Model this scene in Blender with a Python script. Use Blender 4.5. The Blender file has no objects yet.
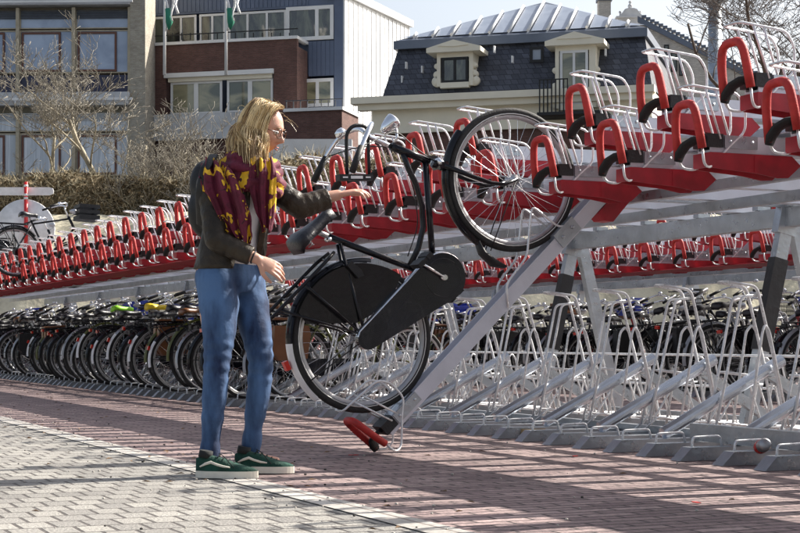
import bpy, bmesh, math, random
from mathutils import Vector, Matrix, Euler
R = math.radians
S = bpy.context.scene
C = S.collection
# ------------------------------------------------------------------ camera, light, exposure
cam = bpy.data.objects.new('camera', bpy.data.cameras.new('camera')); C.objects.link(cam)
cam.location = (0, 0, .6); cam.rotation_euler = (R(90), 0, 0)
cam.data.lens = 72; cam.data.sensor_width = 36; cam.data.shift_y = 75.5/800
cam.data.clip_start = .1; cam.data.clip_end = 2000
S.camera = cam
SUN_EL, SUN_AZ = 39, 60          # elevation; azimuth clockwise from +Y (sun stands to the right, behind the racks)
w = bpy.data.worlds.new('World'); S.world = w; w.use_nodes = True
nt = w.node_tree; bg = nt.nodes['Background']
sky = nt.nodes.new('ShaderNodeTexSky'); sky.sky_type = 'NISHITA'; sky.sun_disc = False
sky.sun_elevation = R(SUN_EL); sky.sun_rotation = R(SUN_AZ)
sky.air_density = 1.0; sky.dust_density = 4.0; sky.ozone_density = 1.0
hs = nt.nodes.new('ShaderNodeHueSaturation'); hs.inputs['Saturation'].default_value = .62   # thin high haze
nt.links.new(sky.outputs[0], hs.inputs['Color']); nt.links.new(hs.outputs[0], bg.inputs[0]); bg.inputs[1].default_value = .10
sl = bpy.data.lights.new('sun', 'SUN'); sl.energy = 5.0; sl.angle = R(.5); sl.color = (1, .94, .85)
so = bpy.data.objects.new('sun', sl); C.objects.link(so)
so.rotation_euler = Vector((math.sin(R(SUN_AZ))*math.cos(R(SUN_EL)), math.cos(R(SUN_AZ))*math.cos(R(SUN_EL)), math.sin(R(SUN_EL)))).to_track_quat('Z', 'Y').to_euler()
S.view_settings.view_transform = 'Standard'; S.view_settings.look = 'None'
S.view_settings.exposure = 1.0; S.view_settings.gamma = 1; S.view_settings.use_curve_mapping = False
rnd = random.Random(7)
# ------------------------------------------------------------------ materials
def mat(name, col, rough=.6, metal=0, var=.12, scale=8, bump=0, bscale=60, spec=.5, coat=0):
    m = bpy.data.materials.new(name); m.use_nodes = True; t = m.node_tree; b = t.nodes['Principled BSDF']
    b.inputs['Roughness'].default_value = rough; b.inputs['Metallic'].default_value = metal
    b.inputs['Specular IOR Level'].default_value = spec; b.inputs['Coat Weight'].default_value = coat
    tc = t.nodes.new('ShaderNodeTexCoord')
    n = t.nodes.new('ShaderNodeTexNoise'); n.inputs['Scale'].default_value = scale; n.inputs['Detail'].default_value = 5
    t.links.new(tc.outputs['Object'], n.inputs['Vector'])
    r = t.nodes.new('ShaderNodeValToRGB'); e = r.color_ramp.elements
    e[0].position = .3; e[1].position = .7
    e[0].color = tuple(max(0, c*(1-var)) for c in col)+(1,); e[1].color = tuple(min(1, c*(1+var)) for c in col)+(1,)
    t.links.new(n.outputs[0], r.inputs[0]); t.links.new(r.outputs[0], b.inputs['Base Color'])
    if bump:
        n2 = t.nodes.new('ShaderNodeTexNoise'); n2.inputs['Scale'].default_value = bscale; n2.inputs['Detail'].default_value = 4
        t.links.new(tc.outputs['Object'], n2.inputs['Vector'])
        bp = t.nodes.new('ShaderNodeBump'); bp.inputs['Strength'].default_value = bump; bp.inputs['Distance'].default_value = .02
        t.links.new(n2.outputs[0], bp.inputs['Height']); t.links.new(bp.outputs[0], b.inputs['Normal'])
    return m
def brickmat(name, c1, c2, mortar, bw, rh, ms=.012, rough=.85, off=.5, bump=.5, vertical=False, var=.5, sq=.0, dirt=.25, grit=40):
    m = bpy.data.materials.new(name); m.use_nodes = True; t = m.node_tree; b = t.nodes['Principled BSDF']
    b.inputs['Roughness'].default_value = rough
    tc = t.nodes.new('ShaderNodeTexCoord'); src = tc.outputs['Object']
    if vertical:
        sp = t.nodes.new('ShaderNodeSeparateXYZ'); ad = t.nodes.new('ShaderNodeMath'); cb = t.nodes.new('ShaderNodeCombineXYZ')
        t.links.new(src, sp.inputs[0]); t.links.new(sp.outputs[0], ad.inputs[0]); t.links.new(sp.outputs[1], ad.inputs[1])
        t.links.new(ad.outputs[0], cb.inputs[0]); t.links.new(sp.outputs[2], cb.inputs[1]); src = cb.outputs[0]
    # slight waviness so that the joints are not ruled lines
    wn = t.nodes.new('ShaderNodeTexNoise'); wn.inputs['Scale'].default_value = 3.5
    t.links.new(src, wn.inputs['Vector'])
    vm = t.nodes.new('ShaderNodeVectorMath'); vm.operation = 'MULTIPLY_ADD'; vm.inputs[1].default_value = (ms*1.6,)*3
    t.links.new(wn.outputs['Color'], vm.inputs[0]); t.links.new(src, vm.inputs[2])
    k = t.nodes.new('ShaderNodeTexBrick'); k.offset = off
    k.inputs['Color1'].default_value = c1+(1,); k.inputs['Color2'].default_value = c2+(1,); k.inputs['Mortar'].default_value = mortar+(1,)
    k.inputs['Scale'].default_value = 1; k.inputs['Mortar Size'].default_value = ms; k.inputs['Mortar Smooth'].default_value = .3
    k.inputs['Bias'].default_value = sq; k.inputs['Brick Width'].default_value = bw; k.inputs['Row Height'].default_value = rh
    t.links.new(vm.outputs[0], k.inputs['Vector'])
    n = t.nodes.new('ShaderNodeTexNoise'); n.inputs['Scale'].default_value = 1.3; n.inputs['Detail'].default_value = 8; n.inputs['Roughness'].default_value = .65
    t.links.new(src, n.inputs['Vector'])
    mr = t.nodes.new('ShaderNodeMapRange'); mr.inputs[1].default_value = .3; mr.inputs[2].default_value = .7
    mr.inputs[3].default_value = 1-dirt; mr.inputs[4].default_value = 1+dirt*.6
    t.links.new(n.outputs[0], mr.inputs[0])
    n3 = t.nodes.new('ShaderNodeTexNoise'); n3.inputs['Scale'].default_value = grit; n3.inputs['Detail'].default_value = 4
    t.links.new(src, n3.inputs['Vector'])
    mr3 = t.nodes.new('ShaderNodeMapRange'); mr3.inputs[1].default_value = .3; mr3.inputs[2].default_value = .7; mr3.inputs[3].default_value = .72; mr3.inputs[4].default_value = 1.25
    t.links.new(n3.outputs[0], mr3.inputs[0])
    mm = t.nodes.new('ShaderNodeMath'); mm.operation = 'MULTIPLY'; t.links.new(mr.outputs[0], mm.inputs[0]); t.links.new(mr3.outputs[0], mm.inputs[1])
    mx = t.nodes.new('ShaderNodeVectorMath'); mx.operation = 'SCALE'
    t.links.new(k.outputs['Color'], mx.inputs[0]); t.links.new(mm.outputs[0], mx.inputs['Scale'])
    t.links.new(mx.outputs[0], b.inputs['Base Color'])
    ma = t.nodes.new('ShaderNodeMath'); ma.operation = 'MULTIPLY_ADD'; ma.inputs[1].default_value = -1
    t.links.new(k.outputs['Fac'], ma.inputs[0]); t.links.new(n3.outputs[0], ma.inputs[2])
    bp = t.nodes.new('ShaderNodeBump'); bp.inputs['Strength'].default_value = bump; bp.inputs['Distance'].default_value = .012
    t.links.new(ma.outputs[0], bp.inputs['Height']); t.links.new(bp.outputs[0], b.inputs['Normal'])
    return m
X = {}
def galv(name, col, rough, metal, sc):
    m = mat(name, col, rough, metal, .16, sc, .15, 30); t = m.node_tree; b = t.nodes['Principled BSDF']
    tc = t.nodes.new('ShaderNodeTexCoord'); v = t.nodes.new('ShaderNodeTexVoronoi'); v.inputs['Scale'].default_value = 45
    t.links.new(tc.outputs['Object'], v.inputs['Vector'])
    mr = t.nodes.new('ShaderNodeMapRange'); mr.inputs[3].default_value = rough-.1; mr.inputs[4].default_value = rough+.14
    t.links.new(v.outputs['Color'], mr.inputs[0]); t.links.new(mr.outputs[0], b.inputs['Roughness'])
    return m
X['galv'] = galv('galvanized_steel', (.42, .45, .48), .34, .85, 6)
X['wire'] = galv('bright_zinc_wire', (.74, .75, .76), .32, .35, 14)
X['alu'] = mat('brushed_aluminium', (.62, .63, .69), .36, .3, .08, 5, .08, 25)
X['red'] = mat('red_foam', (.46, .022, .018), .6, 0, .28, 16, .12, 120)
X['redguard'] = mat('dark_red_plate', (.33, .008, .019), .5, 0, .3, 9, .05, 20)
X['blk'] = mat('black_rubber', (.009, .009, .010), .6, 0, .3, 20, .15, 90)
X['wrap'] = mat('black_wrap', (.012, .012, .014), .45, 0, .3, 10, .3, 12)
X['paint'] = mat('black_gloss_paint', (.006, .006, .009), .2, 0, .3, 6, 0, 0, .3, .12)
X['case_gloss'] = mat('case_gloss', (.007, .008, .014), .13, 0, .4, 4, .12, 5, .45, .3)
X['chrome'] = mat('chrome', (.80, .81, .83), .12, 1, .06, 20)
X['dullchrome'] = mat('dull_steel', (.50, .50, .51), .33, .85, .2, 15)
X['rim'] = mat('alloy_rim', (.36, .36, .37), .38, .8, .2, 9)
X['gutter'] = mat('polished_gutter', (.52, .56, .62), .27, .92, .12, 5, .06, 12)
X['tyre'] = mat('tyre_rubber', (.02, .019, .018), .75, 0, .35, 14, .25, 120)
X['stripe'] = mat('tyre_stripe', (.62, .62, .60), .5)
X['white'] = mat('white_plastic', (.78, .78, .78), .45)
X['vinyl'] = mat('black_vinyl', (.006, .006, .007), .25, 0, .4, 5, .5, 6, .4, .15)
X['refl'] = mat('red_reflector', (.55, .02, .01), .2)
X['leather'] = mat('saddle_black', (.010, .010, .016), .42, 0, .3, 12, .2, 70)
# ------------------------------------------------------------------ mesh helpers
class MB:
    def __init__(s): s.v = []; s.f = []; s.m = []; s.cm = 0; s.sm = []
    def add(s, vs, fs, smooth=False):
        o = len(s.v); s.v += [tuple(x) for x in vs]
        for f in fs: s.f.append(tuple(i+o for i in f)); s.m.append(s.cm); s.sm.append(smooth)
    def box(s, x0, x1, y0, y1, z0, z1, M=None):
        vs = [Vector(p) for p in ((x0,y0,z0),(x1,y0,z0),(x1,y1,z0),(x0,y1,z0),(x0,y0,z1),(x1,y0,z1),(x1,y1,z1),(x0,y1,z1))]
        if M: vs = [M @ p for p in vs]
        s.add(vs, [(0,3,2,1),(4,5,6,7),(0,1,5,4),(1,2,6,5),(2,3,7,6),(3,0,4,7)])
    def prism(s, pts, y0, y1, M=None, axis='y'):   # polygon in x-z extruded along y (or x-y polygon along z)
        n = len(pts)
        if axis == 'y': vs = [Vector((a, y0, b)) for a, b in pts]+[Vector((a, y1, b)) for a, b in pts]
        elif axis == 'x': vs = [Vector((y0, a, b)) for a, b in pts]+[Vector((y1, a, b)) for a, b in pts]
        else: vs = [Vector((a, b, y0)) for a, b in pts]+[Vector((a, b, y1)) for a, b in pts]
        if M: vs = [M @ p for p in vs]
        s.add(vs, [tuple(range(n)), tuple(range(2*n-1, n-1, -1))]+[(i, n+i, n+(i+1) % n, (i+1) % n) for i in range(n)])
    def tube(s, pts, r, n=8, closed=False, caps=True, flat=None):
        pts = [Vector(p) for p in pts]; k = len(pts)
        rs = r if isinstance(r, (list, tuple)) else [r]*k
        ref = None; vs = []
        for i, p in enumerate(pts):
            if closed: d = pts[(i+1) % k]-pts[i-1]
            else: d = pts[min(i+1, k-1)]-pts[max(i-1, 0)]
            if d.length < 1e-9: d = Vector((0, 0, 1))
            d.normalize()
            if ref is None:
                ref = Vector((0, 1, 0)) if abs(d.y) < .8 else Vector((0, 0, 1))
                if flat is not None: ref = Vector(flat)
            ref = (ref-d*ref.dot(d))
            if ref.length < 1e-6: ref = d.orthogonal()
            ref.normalize(); b = d.cross(ref)
            ra = rs[i]; ra, rb = ra if isinstance(ra, (list, tuple)) else (ra, ra)
            for j in range(n):
                a = 2*math.pi*j/n; vs.append(p+ref*(ra*math.cos(a))+b*(rb*math.sin(a)))
        fs = []
        for i in range(k if closed else k-1):
            for j in range(n):
                a = i*n+j; b_ = i*n+(j+1) % n; c = ((i+1) % k)*n+(j+1) % n; d_ = ((i+1) % k)*n+j
                fs.append((a, b_, c, d_))
        s.add(vs, fs, True)
        if caps and not closed:
            o = len(s.v)-len(vs)
            s.f.append(tuple(o+j for j in range(n-1, -1, -1))); s.m.append(s.cm); s.sm.append(False)
            s.f.append(tuple(o+(k-1)*n+j for j in range(n))); s.m.append(s.cm); s.sm.append(False)
    def ball(s, c, r, n=12, h=8, M=None):
        c = Vector(c); r = r if isinstance(r, (list, tuple)) else (r, r, r); vs = []
        for i in range(h+1):
            t = math.pi*i/h
            for j in range(n):
                a = 2*math.pi*j/n; p = Vector((r[0]*math.sin(t)*math.cos(a), r[1]*math.sin(t)*math.sin(a), r[2]*math.cos(t)))
                vs.append(c+(M @ p if M else p))
        s.add(vs, [(i*n+j, (i+1)*n+j, (i+1)*n+(j+1) % n, i*n+(j+1) % n) for i in range(h) for j in range(n)], True)
    def lathe(s, prof, c, axis='y', n=16):          # prof: (radius, offset) pairs
        c = Vector(c); vs = []; k = len(prof)
        for r_, o in prof:
            for j in range(n):
                a = 2*math.pi*j/n; ca, sa = r_*math.cos(a), r_*math.sin(a)
                vs.append(c+(Vector((ca, o, sa)) if axis == 'y' else Vector((ca, sa, o)) if axis == 'z' else Vector((o, ca, sa))))
        s.add(vs, [(i*n+j, (i+1)*n+j, (i+1)*n+(j+1) % n, i*n+(j+1) % n) for i in range(k-1) for j in range(n)], True)
    def mesh(s, name, mats):
        me = bpy.data.meshes.new(name); me.from_pydata(s.v, [], s.f); me.update()
        for m in (mats if isinstance(mats, (list, tuple)) else [mats]): me.materials.append(m)
        me.polygons.foreach_set('material_index', s.m); me.polygons.foreach_set('use_smooth', s.sm)
        bm = bmesh.new(); bm.from_mesh(me); bmesh.ops.recalc_face_normals(bm, faces=bm.faces); bm.to_mesh(me); bm.free()
        return me
    def build(s, name, mats, parent=None): return link(name, s.mesh(name, mats), parent)
def link(name, me, parent=None):
    o = bpy.data.objects.new(name, me); C.objects.link(o); o.parent = parent; return o
def tag(o, label=None, cat=None, group=None, kind=None):
    if label: o['label'] = label
    if cat: o['category'] = cat
    if group: o['group'] = group
    if kind: o['kind'] = kind
    return o
def empty(name, loc=(0, 0, 0), rot=(0, 0, 0), sc=1):
    o = bpy.data.objects.new(name, None); C.objects.link(o); o.location = loc; o.rotation_euler = rot; o.scale = (sc,)*3; return o
def copy_tree(o, parent=None):
    c = o.copy(); C.objects.link(c); c.parent = parent
    for ch in list(o.children): copy_tree(ch, c)
    return c
def rp(pts, rad=.03, seg=4):                          # polyline with rounded corners
    pts = [Vector(p) for p in pts]; out = [pts[0]]
    for i in range(1, len(pts)-1):
        a, b, c = pts[i-1], pts[i], pts[i+1]; d1 = a-b; d2 = c-b
        q = min(rad, d1.length*.48, d2.length*.48); p0 = b+d1.normalized()*q; p1 = b+d2.normalized()*q
        for k in range(seg+1):
            t = k/seg; out.append(p0*(1-t)**2+b*2*t*(1-t)+p1*t*t)
    out.append(pts[-1]); return out
def arc(cx, cz, r, a0, a1, n, y=0): return [(cx+r*math.cos(R(a0+(a1-a0)*i/n)), y, cz+r*math.sin(R(a0+(a1-a0)*i/n))) for i in range(n+1)]
# ------------------------------------------------------------------ rack frame: local x = into the rack, y = away along it
RZ = math.atan2(700, 1600); O0 = Vector((0, 11.43, 0))
vv = Vector((math.cos(RZ), math.sin(RZ), 0)); yy = Vector((-math.sin(RZ), math.cos(RZ), 0))
def rk(b, y, z=0): return O0+vv*b+yy*y+Vector((0, 0, z))
# ------------------------------------------------------------------ ground
def sheet(name, m, pts, z):
    b = MB(); b.add([(x, y, z) for x, y in pts], [tuple(range(len(pts)))])
    o = b.build(name, m); o.location = O0; o.rotation_euler = (0, 0, RZ); tag(o, kind='structure'); return o
X['brickpave'] = brickmat('red_brown_clinker_paving', (.175, .118, .118), (.345, .255, .24), (.05, .035, .035), .21, .075, .008, .8, .5, .9, dirt=.3)
X['lightpave'] = brickmat('pale_concrete_paving', (.215, .205, .19), (.33, .315, .285), (.085, .075, .07), .11, .17, .008, .85, .5, .7, dirt=.2, grit=90)
X['edge'] = brickmat('pale_edging', (.36, .34, .31), (.44, .42, .39), (.2, .17, .15), .3, .5, .008, .8, 0, .4, dirt=.15)
X['soil'] = mat('grey_ground', (.16, .15, .13), .95, 0, .25, .8, .4, 5)
b = MB(); b.add([(-900, -60, -.01), (900, -60, -.01), (900, 1500, -.01), (-900, 1500, -.01)], [(0, 1, 2, 3)])
tag(b.build('ground', X['soil']), kind='structure')
sheet('brick_paving', X['brickpave'], [(-2.42, -14), (16, -14), (16, 26), (-2.42, 26)], 0)
sheet('light_paving', X['lightpave'], [(-22, -14), (-2.42, -14), (-2.42, 26), (-22, 26)], 0)
sheet('paving_edge', X['edge'], [(-2.50, -14), (-2.36, -14), (-2.36, 26), (-2.50, 26)], .004)
# bank and raised street behind
def noise1(x): return math.sin(x*1.7)*.5+math.sin(x*.63+2)*.7+math.sin(x*3.9+1)*.2
X['bank'] = mat('dry_grass_bank', (.50, .46, .34), .95, 0, .3, 2.2, .6, 14)
b = MB(); NX = 120; prof = [(34.4, -.02), (34.9, .5), (35.8, 1.8), (36.8, 3.0), (37.8, 3.62), (39.5, 3.75)]
vs = []
for i in range(NX+1):
    x = -30+75*i/NX
    for y, z in prof: vs.append((x, y+.25*noise1(x), z+(.08*noise1(x*2+y) if z > 0 else 0)))
b.add(vs, [(i*6+j, (i+1)*6+j, (i+1)*6+j+1, i*6+j+1) for i in range(NX) for j in range(5)], True)
tag(b.build('grass_bank', X['bank']), kind='structure')
b = MB(); b.add([(-200, 39.2, 3.71), (260, 39.2, 3.71), (260, 400, 3.71), (-200, 400, 3.71)], [(0, 1, 2, 3)])
tag(b.build('street', mat('asphalt', (.07, .07, .07), .9, 0, .2, 2)), kind='structure')

# ------------------------------------------------------------------ bicycle rack
def tray_meshes(L):
    m = {}
    b = MB(); w_ = .050
    b.prism([(-w_, -.01), (w_, -.01), (w_, .07), (w_-.006, .07), (w_-.006, 0), (-w_+.006, 0), (-w_+.006, .07), (-w_, .07)], .05, L, axis='x')
    m['channel'] = b.mesh('channel', X['alu'])
    b = MB(); pts = rp([(-.03, .09, -.035), (-.045, .092, .11), (-.055, .070, .205), (-.055, -.070, .205), (-.045, -.092, .11), (-.02, -.09, .0)], .12, 7)
    b.tube(pts, .0195, 12); m['red_handle'] = b.mesh('red_handle', X['red'])
    b = MB()
    for sy in (-1, 1):
        y0 = .09*sy; y1 = .058*sy
        b.tube(rp([(-.02 if sy < 0 else -.03, y0, 0 if sy < 0 else -.03), (-.01, y0, -.075), (.045, y1, -.085), (.16, y1, .03), (.235, y1, .09), (.235, y1, .20), (.19, y1, .265), (-.06, y1, .285)], .035, 4)[:-1]+[Vector((-.045, y1, .2847)), Vector((-.06, y1*.8, .285)), Vector((-.062, 0, .285))], .0062, 6)
        b.tube([(.015, y1, .281), (.10, y1, .05)], .0055, 6); b.tube([(.07, y1, .277), (.15, y1, .05)], .0055, 6)
    b.tube([(.16, -.058, .03), (.16, .058, .03)], .005, 6)
    m['wheel_hoop'] = b.mesh('wheel_hoop', X['wire'])
    b = MB(); cpts = [(-.032, .088, -.045), (-.03, .075, -.01), (-.02, .045, .025), (0, .01, .045), (.03, -.03, .05)]
    b.tube(cpts, [(.022, .012), (.03, .013), (.032, .013), (.032, .013), (.03, .013)], 8, flat=(1, 0, 0))
    b.box(.03, .115, -.0605, .0605, .012, .073); m['black_grip'] = b.mesh('black_grip', X['blk'])
    b = MB(); b.box(.122, .30, -.0625, .0625, .01, .068)
    for x in (.15, .27): b.lathe([(0, -.067), (.008, -.067), (.008, -.0625)], (x, 0, .04), n=8)
    m['bracket'] = b.mesh('bracket', X['galv'])
    b = MB(); b.prism([(.035, -.013), (.035, -.082), (.30, -.10), (.41, -.117), (.47, -.113), (.54, -.055), (.49, -.013)], -.066, -.059)
    b.prism([(.035, -.013), (.035, -.082), (.30, -.10), (.41, -.117), (.47, -.113), (.54, -.055), (.49, -.013)], .059, .066); b.box(.035, .48, -.059, .059, -.022, -.0135); b.box(.035, .043, -.059, .059, -.08, -.022)
    b.box(.28, .295, -.068, -.064, -.094, -.018); m['red_guard'] = b.mesh('red_guard', X['redguard'])
    return m
TM = tray_meshes(2.3)
def make_tray(parent, meshes=TM):
    t = link('rack_tray', meshes['channel'], parent)
    for k in ('red_handle', 'wheel_hoop', 'black_grip', 'bracket', 'red_guard'): link(k, meshes[k], t)
    return t
# floor stand meshes
b = MB(); b.prism([(-.07, .002), (0, .068), (.62, .068), (.62, .002)], -.045, .045); foot_me = b.mesh('ramp_foot', X['galv'])
b = MB(); b.tube(rp([(.03, 0, .06), (.035, 0, .118), (.20, 0, .122), (.215, 0, .06)], .02), .0065, 6); staple_me = b.mesh('staple_loop', X['wire'])
b = MB()
for sy in (-.05, .05):
    b.tube(rp([(-.21, sy, .935), (-.02, sy, .915), (.10, sy, .50), (.18, sy, .10), (.46, sy, .09)], .045), .0092, 6)
    b.tube(rp([(-.30, sy*.8, .10), (-.20, sy*.8, .50), (-.12, sy*.8, .855), (.02, sy*.8, .865)], .035), .0082, 6)
    b.tube(rp([(-.34, sy, .07), (-.24, sy, .15), (0, sy, .12), (.34, sy, .11)], .03), .006, 6)
    b.tube(rp([(-.10, sy*1.5, .10), (.0, sy*1.5, .66), (.03, sy*1.2, .70), (.06, sy*1.2, .66), (.20, sy*1.2, .10)], .02), .0078, 6)
b.tube([(-.21, -.05, .935), (-.21, .05, .935)], .0092, 6); b.tube([(.46, -.05, .09), (.46, .05, .09)], .0078, 6); b.tube([(.12, -.06, .40), (.12, .06, .40)], .006, 6)
b.tube([(-.20, .1, .05), (-.14, .085, .42), (-.05, .06, .05)], .006, 6)
holder_me = b.mesh('wheel_holder', X['wire'])
b = MB()
for sy in (-.045, .045):
    b.tube(rp([(-.30, sy, .42), (-.10, sy, .40), (.02, sy, .10), (.40, sy, .09)], .035), .0068, 6)
    b.tube(rp([(-.40, sy, .08), (-.22, sy, .34), (-.05, sy, .35)], .03), .006, 6)
    b.tube(rp([(-.05, sy*1.6, .08), (.02, sy*1.5, .48), (.05, sy*1.2, .51), (.08, sy*1.2, .48), (.18, sy*1.2, .10)], .02), .0065, 6)
b.tube([(-.30, -.045, .42), (-.30, .045, .42)], .0068, 6); b.tube([(.40, -.045, .09), (.40, .045, .09)], .0065, 6)
low_holder_me = b.mesh('wheel_holder_low', X['wire'])
b = MB(); q = [(.030*math.cos(R(a))*1.05, .02+.036*math.sin(R(a))) for a in range(0, 360, 24)]
Mx = Matrix.Rotation(-math.atan2(.40, .80), 4, 'Y'); b.prism(q, 0, .90, axis='x', M=Matrix.Translation((.30, 0, .075)) @ Mx); high_me = b.mesh('raised_gutter', X['gutter'])
b = MB(); Mx = Matrix.Rotation(math.atan2(.42, .72), 4, 'Y'); b.box(0, .84, -.02, .02, -.03, .03, Matrix.Translation((1.0, .05, .44)) @ Mx); brace_me = b.mesh('gutter_brace', X['galv'])
b = MB(); b.prism([(-.035, 0), (.035, 0), (.035, .05), (.028, .05), (.028, .008), (-.028, .008), (-.028, .05), (-.035, .05)], .55, 2.05, axis='x'); low_me = b.mesh('low_gutter', X['galv'])

P = .68
def make_rack(base, ylo, yhi, frames, label, skip=(), group='double deck bicycle racks'):
    root = empty('bicycle_rack', rk(base, 0), (0, 0, RZ))
    tag(root, label, 'bicycle rack', group)
    k0 = math.ceil((-yhi-3.64)/P); k1 = math.floor((-ylo-3.64)/P)
    jr = random.Random(3)
    for k in range(k0, k1+1):
        a = 3.64+P*k; t = make_tray(root); t.location = (-.42+jr.uniform(-.008, .008), -a, 1.475); t.rotation_euler = (0, jr.uniform(-.004, .006), jr.uniform(-.01, .01))
    for k in range(k0, k1+1):
        a = 3.30+P*k
        if any(abs(a-s_) < .1 for s_ in skip): continue
        t = make_tray(root); t.location = (-.40+jr.uniform(-.008, .008), -a, 1.70); t.rotation_euler = (0, jr.uniform(-.004, .006), jr.uniform(-.01, .01))
    # deck rails
    for x, z0, z1 in ((.32, 1.40, 1.455), (1.05, 1.395, 1.455)):
        m = MB(); m.box(x, x+.05, ylo, yhi, z0, z1); m.build('deck_rail', X['galv'], root)
    m = MB(); m.box(1.74, 1.80, ylo, yhi, 1.335, 1.455); m.box(1.80, 1.835, ylo, yhi, 1.335, 1.343); m.box(1.80, 1.835, ylo, yhi, 1.447, 1.455)
    y = ylo+.2
    while y < yhi: m.box(1.73, 1.83, y, y+.06, 1.457, 1.485); y += P/2
    m.build('main_beam', X['galv'], root)
    m = MB(); m.box(.36, .40, ylo, yhi, 1.60, 1.683); m.box(1.72, 1.77, ylo, yhi, 1.60, 1.683); m.build('upper_deck_rail', X['galv'], root)
    m = MB(); m.prism([(-.30, 1.392), (-.02, 1.374), (-.02, 1.366), (-.30, 1.384)], .9, yhi); m.build('added_deck_cover', X['redguard'], root)  # plate added to cast a shadow band on the ground and fill the red edge
    m = MB(); m.box(.0, .68, ylo, yhi, 1.562, 1.566); m.build('deck_sheet', X['galv'], root)
    for fy in frames:
        m = MB(); A = Vector((1.45, fy, .0)); B = Vector((1.80, fy, 1.50)); d = (B-A); an = math.atan2(d.x, d.z)
        Mf = Matrix.Translation(A) @ Matrix.Rotation(an, 4, 'Y'); m.box(-.045, .045, -.03, .03, 0, d.length, Mf); fl = m.build('front_post', X['galv'], root)
        m = MB(); m.box(-.052, .052, -.037, .037, .56, 1.16, Mf); m.build('black_wrap', X['wrap'], fl)
        m = MB(); m.box(-.07, .07, -.034, .034, d.length-.22, d.length-.005, Mf); m.build('gusset', X['galv'], fl)
        m = MB(); A = Vector((2.23, fy+.062, .0)); B = Vector((1.86, fy+.062, 1.46)); d = (B-A); an = math.atan2(d.x, d.z)
        m.box(-.045, .045, -.03, .03, 0, d.length, Matrix.Translation(A) @ Matrix.Rotation(an, 4, 'Y')); m.build('rear_post', X['galv'], root)
        m = MB(); m.box(.35, 1.84, fy-.025, fy+.025, 1.46, 1.52); m.build('cross_beam', X['galv'], root)
    # floor stand
    for x, z0, z1, ya in ((.62, .02, .10, yhi), (1.25, .02, .08, yhi), (2.0, .02, .09, yhi), (.27, .075, .165, -3.25)):
        m = MB(); m.box(x, x+.055, ylo, ya, z0, z1); m.build('base_rail', X['galv'], root)
    m = MB(); m.tube([(1.42, ylo, .515), (1.42, yhi, .515)], .008, 6); m.tube([(1.72, ylo, .30), (1.72, yhi, .30)], .008, 6); m.build('guide_rod', X['wire'], root)
    n = int((yhi-ylo)/(P/2)); i = 0
    for i in range(n):
        a = 3.64+P*k1+.0-i*P/2; y = -a; e = i % 2
        if y > yhi: break
        f = link('ramp_foot', foot_me, root); f.location = (jr.uniform(-.01, .01), y, 0); f.rotation_euler = (0, 0, jr.uniform(-.02, .02))
        s_ = link('staple_loop', staple_me, f)
        h = link('wheel_holder', holder_me if e == 0 else low_holder_me, root); h.location = (1.22 if e else .90, y, .0); h.rotation_euler = (0, jr.uniform(-.02, .02), jr.uniform(-.03, .03))
        if e == 0:
            g = link('raised_gutter', high_me, root); g.location = (0, y, 0); g.rotation_euler = (0, 0, jr.uniform(-.01, .01))
            link('gutter_brace', brace_me, root).location = (0, y, 0)
        else: link('low_gutter', low_me, root).location = (0, y, 0)
    return root
FR = [-4.82-.0+2.72*k for k in range(0, 10)]          # local y of the A-frames: a = 4.82, 2.10, -.62 ...
make_rack(0, -10.9, 21.8, [-4.82-2.72*2, -4.82-2.72]+FR[:10], 'long galvanized rack in front with red handled upper trays, nearest to the woman', skip=(2.62,))
make_rack(5.35, -3.9, 16.5, [f+.9 for f in FR[1:8]], 'second galvanized rack farther back, seen beneath the raised deck of the front rack')

# ------------------------------------------------------------------ bicycles
def wheel(parent, cx, cz, det, striped, rr=.355, disc=None):
    nseg = 56 if det else 30
    b = MB(); b.tube([(cx+(rr-.017)*math.cos(2*math.pi*i/nseg), 0, cz+(rr-.017)*math.sin(2*math.pi*i/nseg)) for i in range(nseg)], .0185, 10 if det else 6, closed=True)
    if striped:
        b.cm = 1
        for sy in (-1, 1):
            b.tube([(cx+(rr-.030)*math.cos(2*math.pi*i/nseg), .0165*sy, cz+(rr-.030)*math.sin(2*math.pi*i/nseg)) for i in range(nseg)], (.0022, .0035) if False else .0028, 4, closed=True)
    w_ = b.build('wheel', [X['tyre'], X['stripe']], parent)
    b = MB(); prof = [(rr-.036, -.012), (rr-.052, -.010), (rr-.056, 0), (rr-.052, .010), (rr-.036, .012)]
    b.lathe(prof, (cx, 0, cz), n=nseg); b.build('rim', X['rim'], w_)
    b = MB(); n = 36 if det else 18; sr = .0013 if det else .0018
    for i in range(n):
        sy = .028 if i % 2 else -.028; a = 2*math.pi*i/n; h = a+(.9 if (i//2) % 2 else -.9)
        b.tube([(cx+.02*math.cos(h), sy, cz+.02*math.sin(h)), (cx+(rr-.052)*math.cos(a), 0, cz+(rr-.052)*math.sin(a))], sr, 3, caps=False)
    b.build('spokes', X['chrome'], w_)
    b = MB(); b.lathe([(0, -.045), (.008, -.045), (.009, -.034), (.026, -.031), (.026, -.027), (.016, -.022), (.016, .022), (.026, .027), (.026, .031), (.009, .034), (.008, .045), (0, .045)], (cx, 0, cz), n=12); b.build('hub', X['dullchrome'], w_)
    return w_
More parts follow.
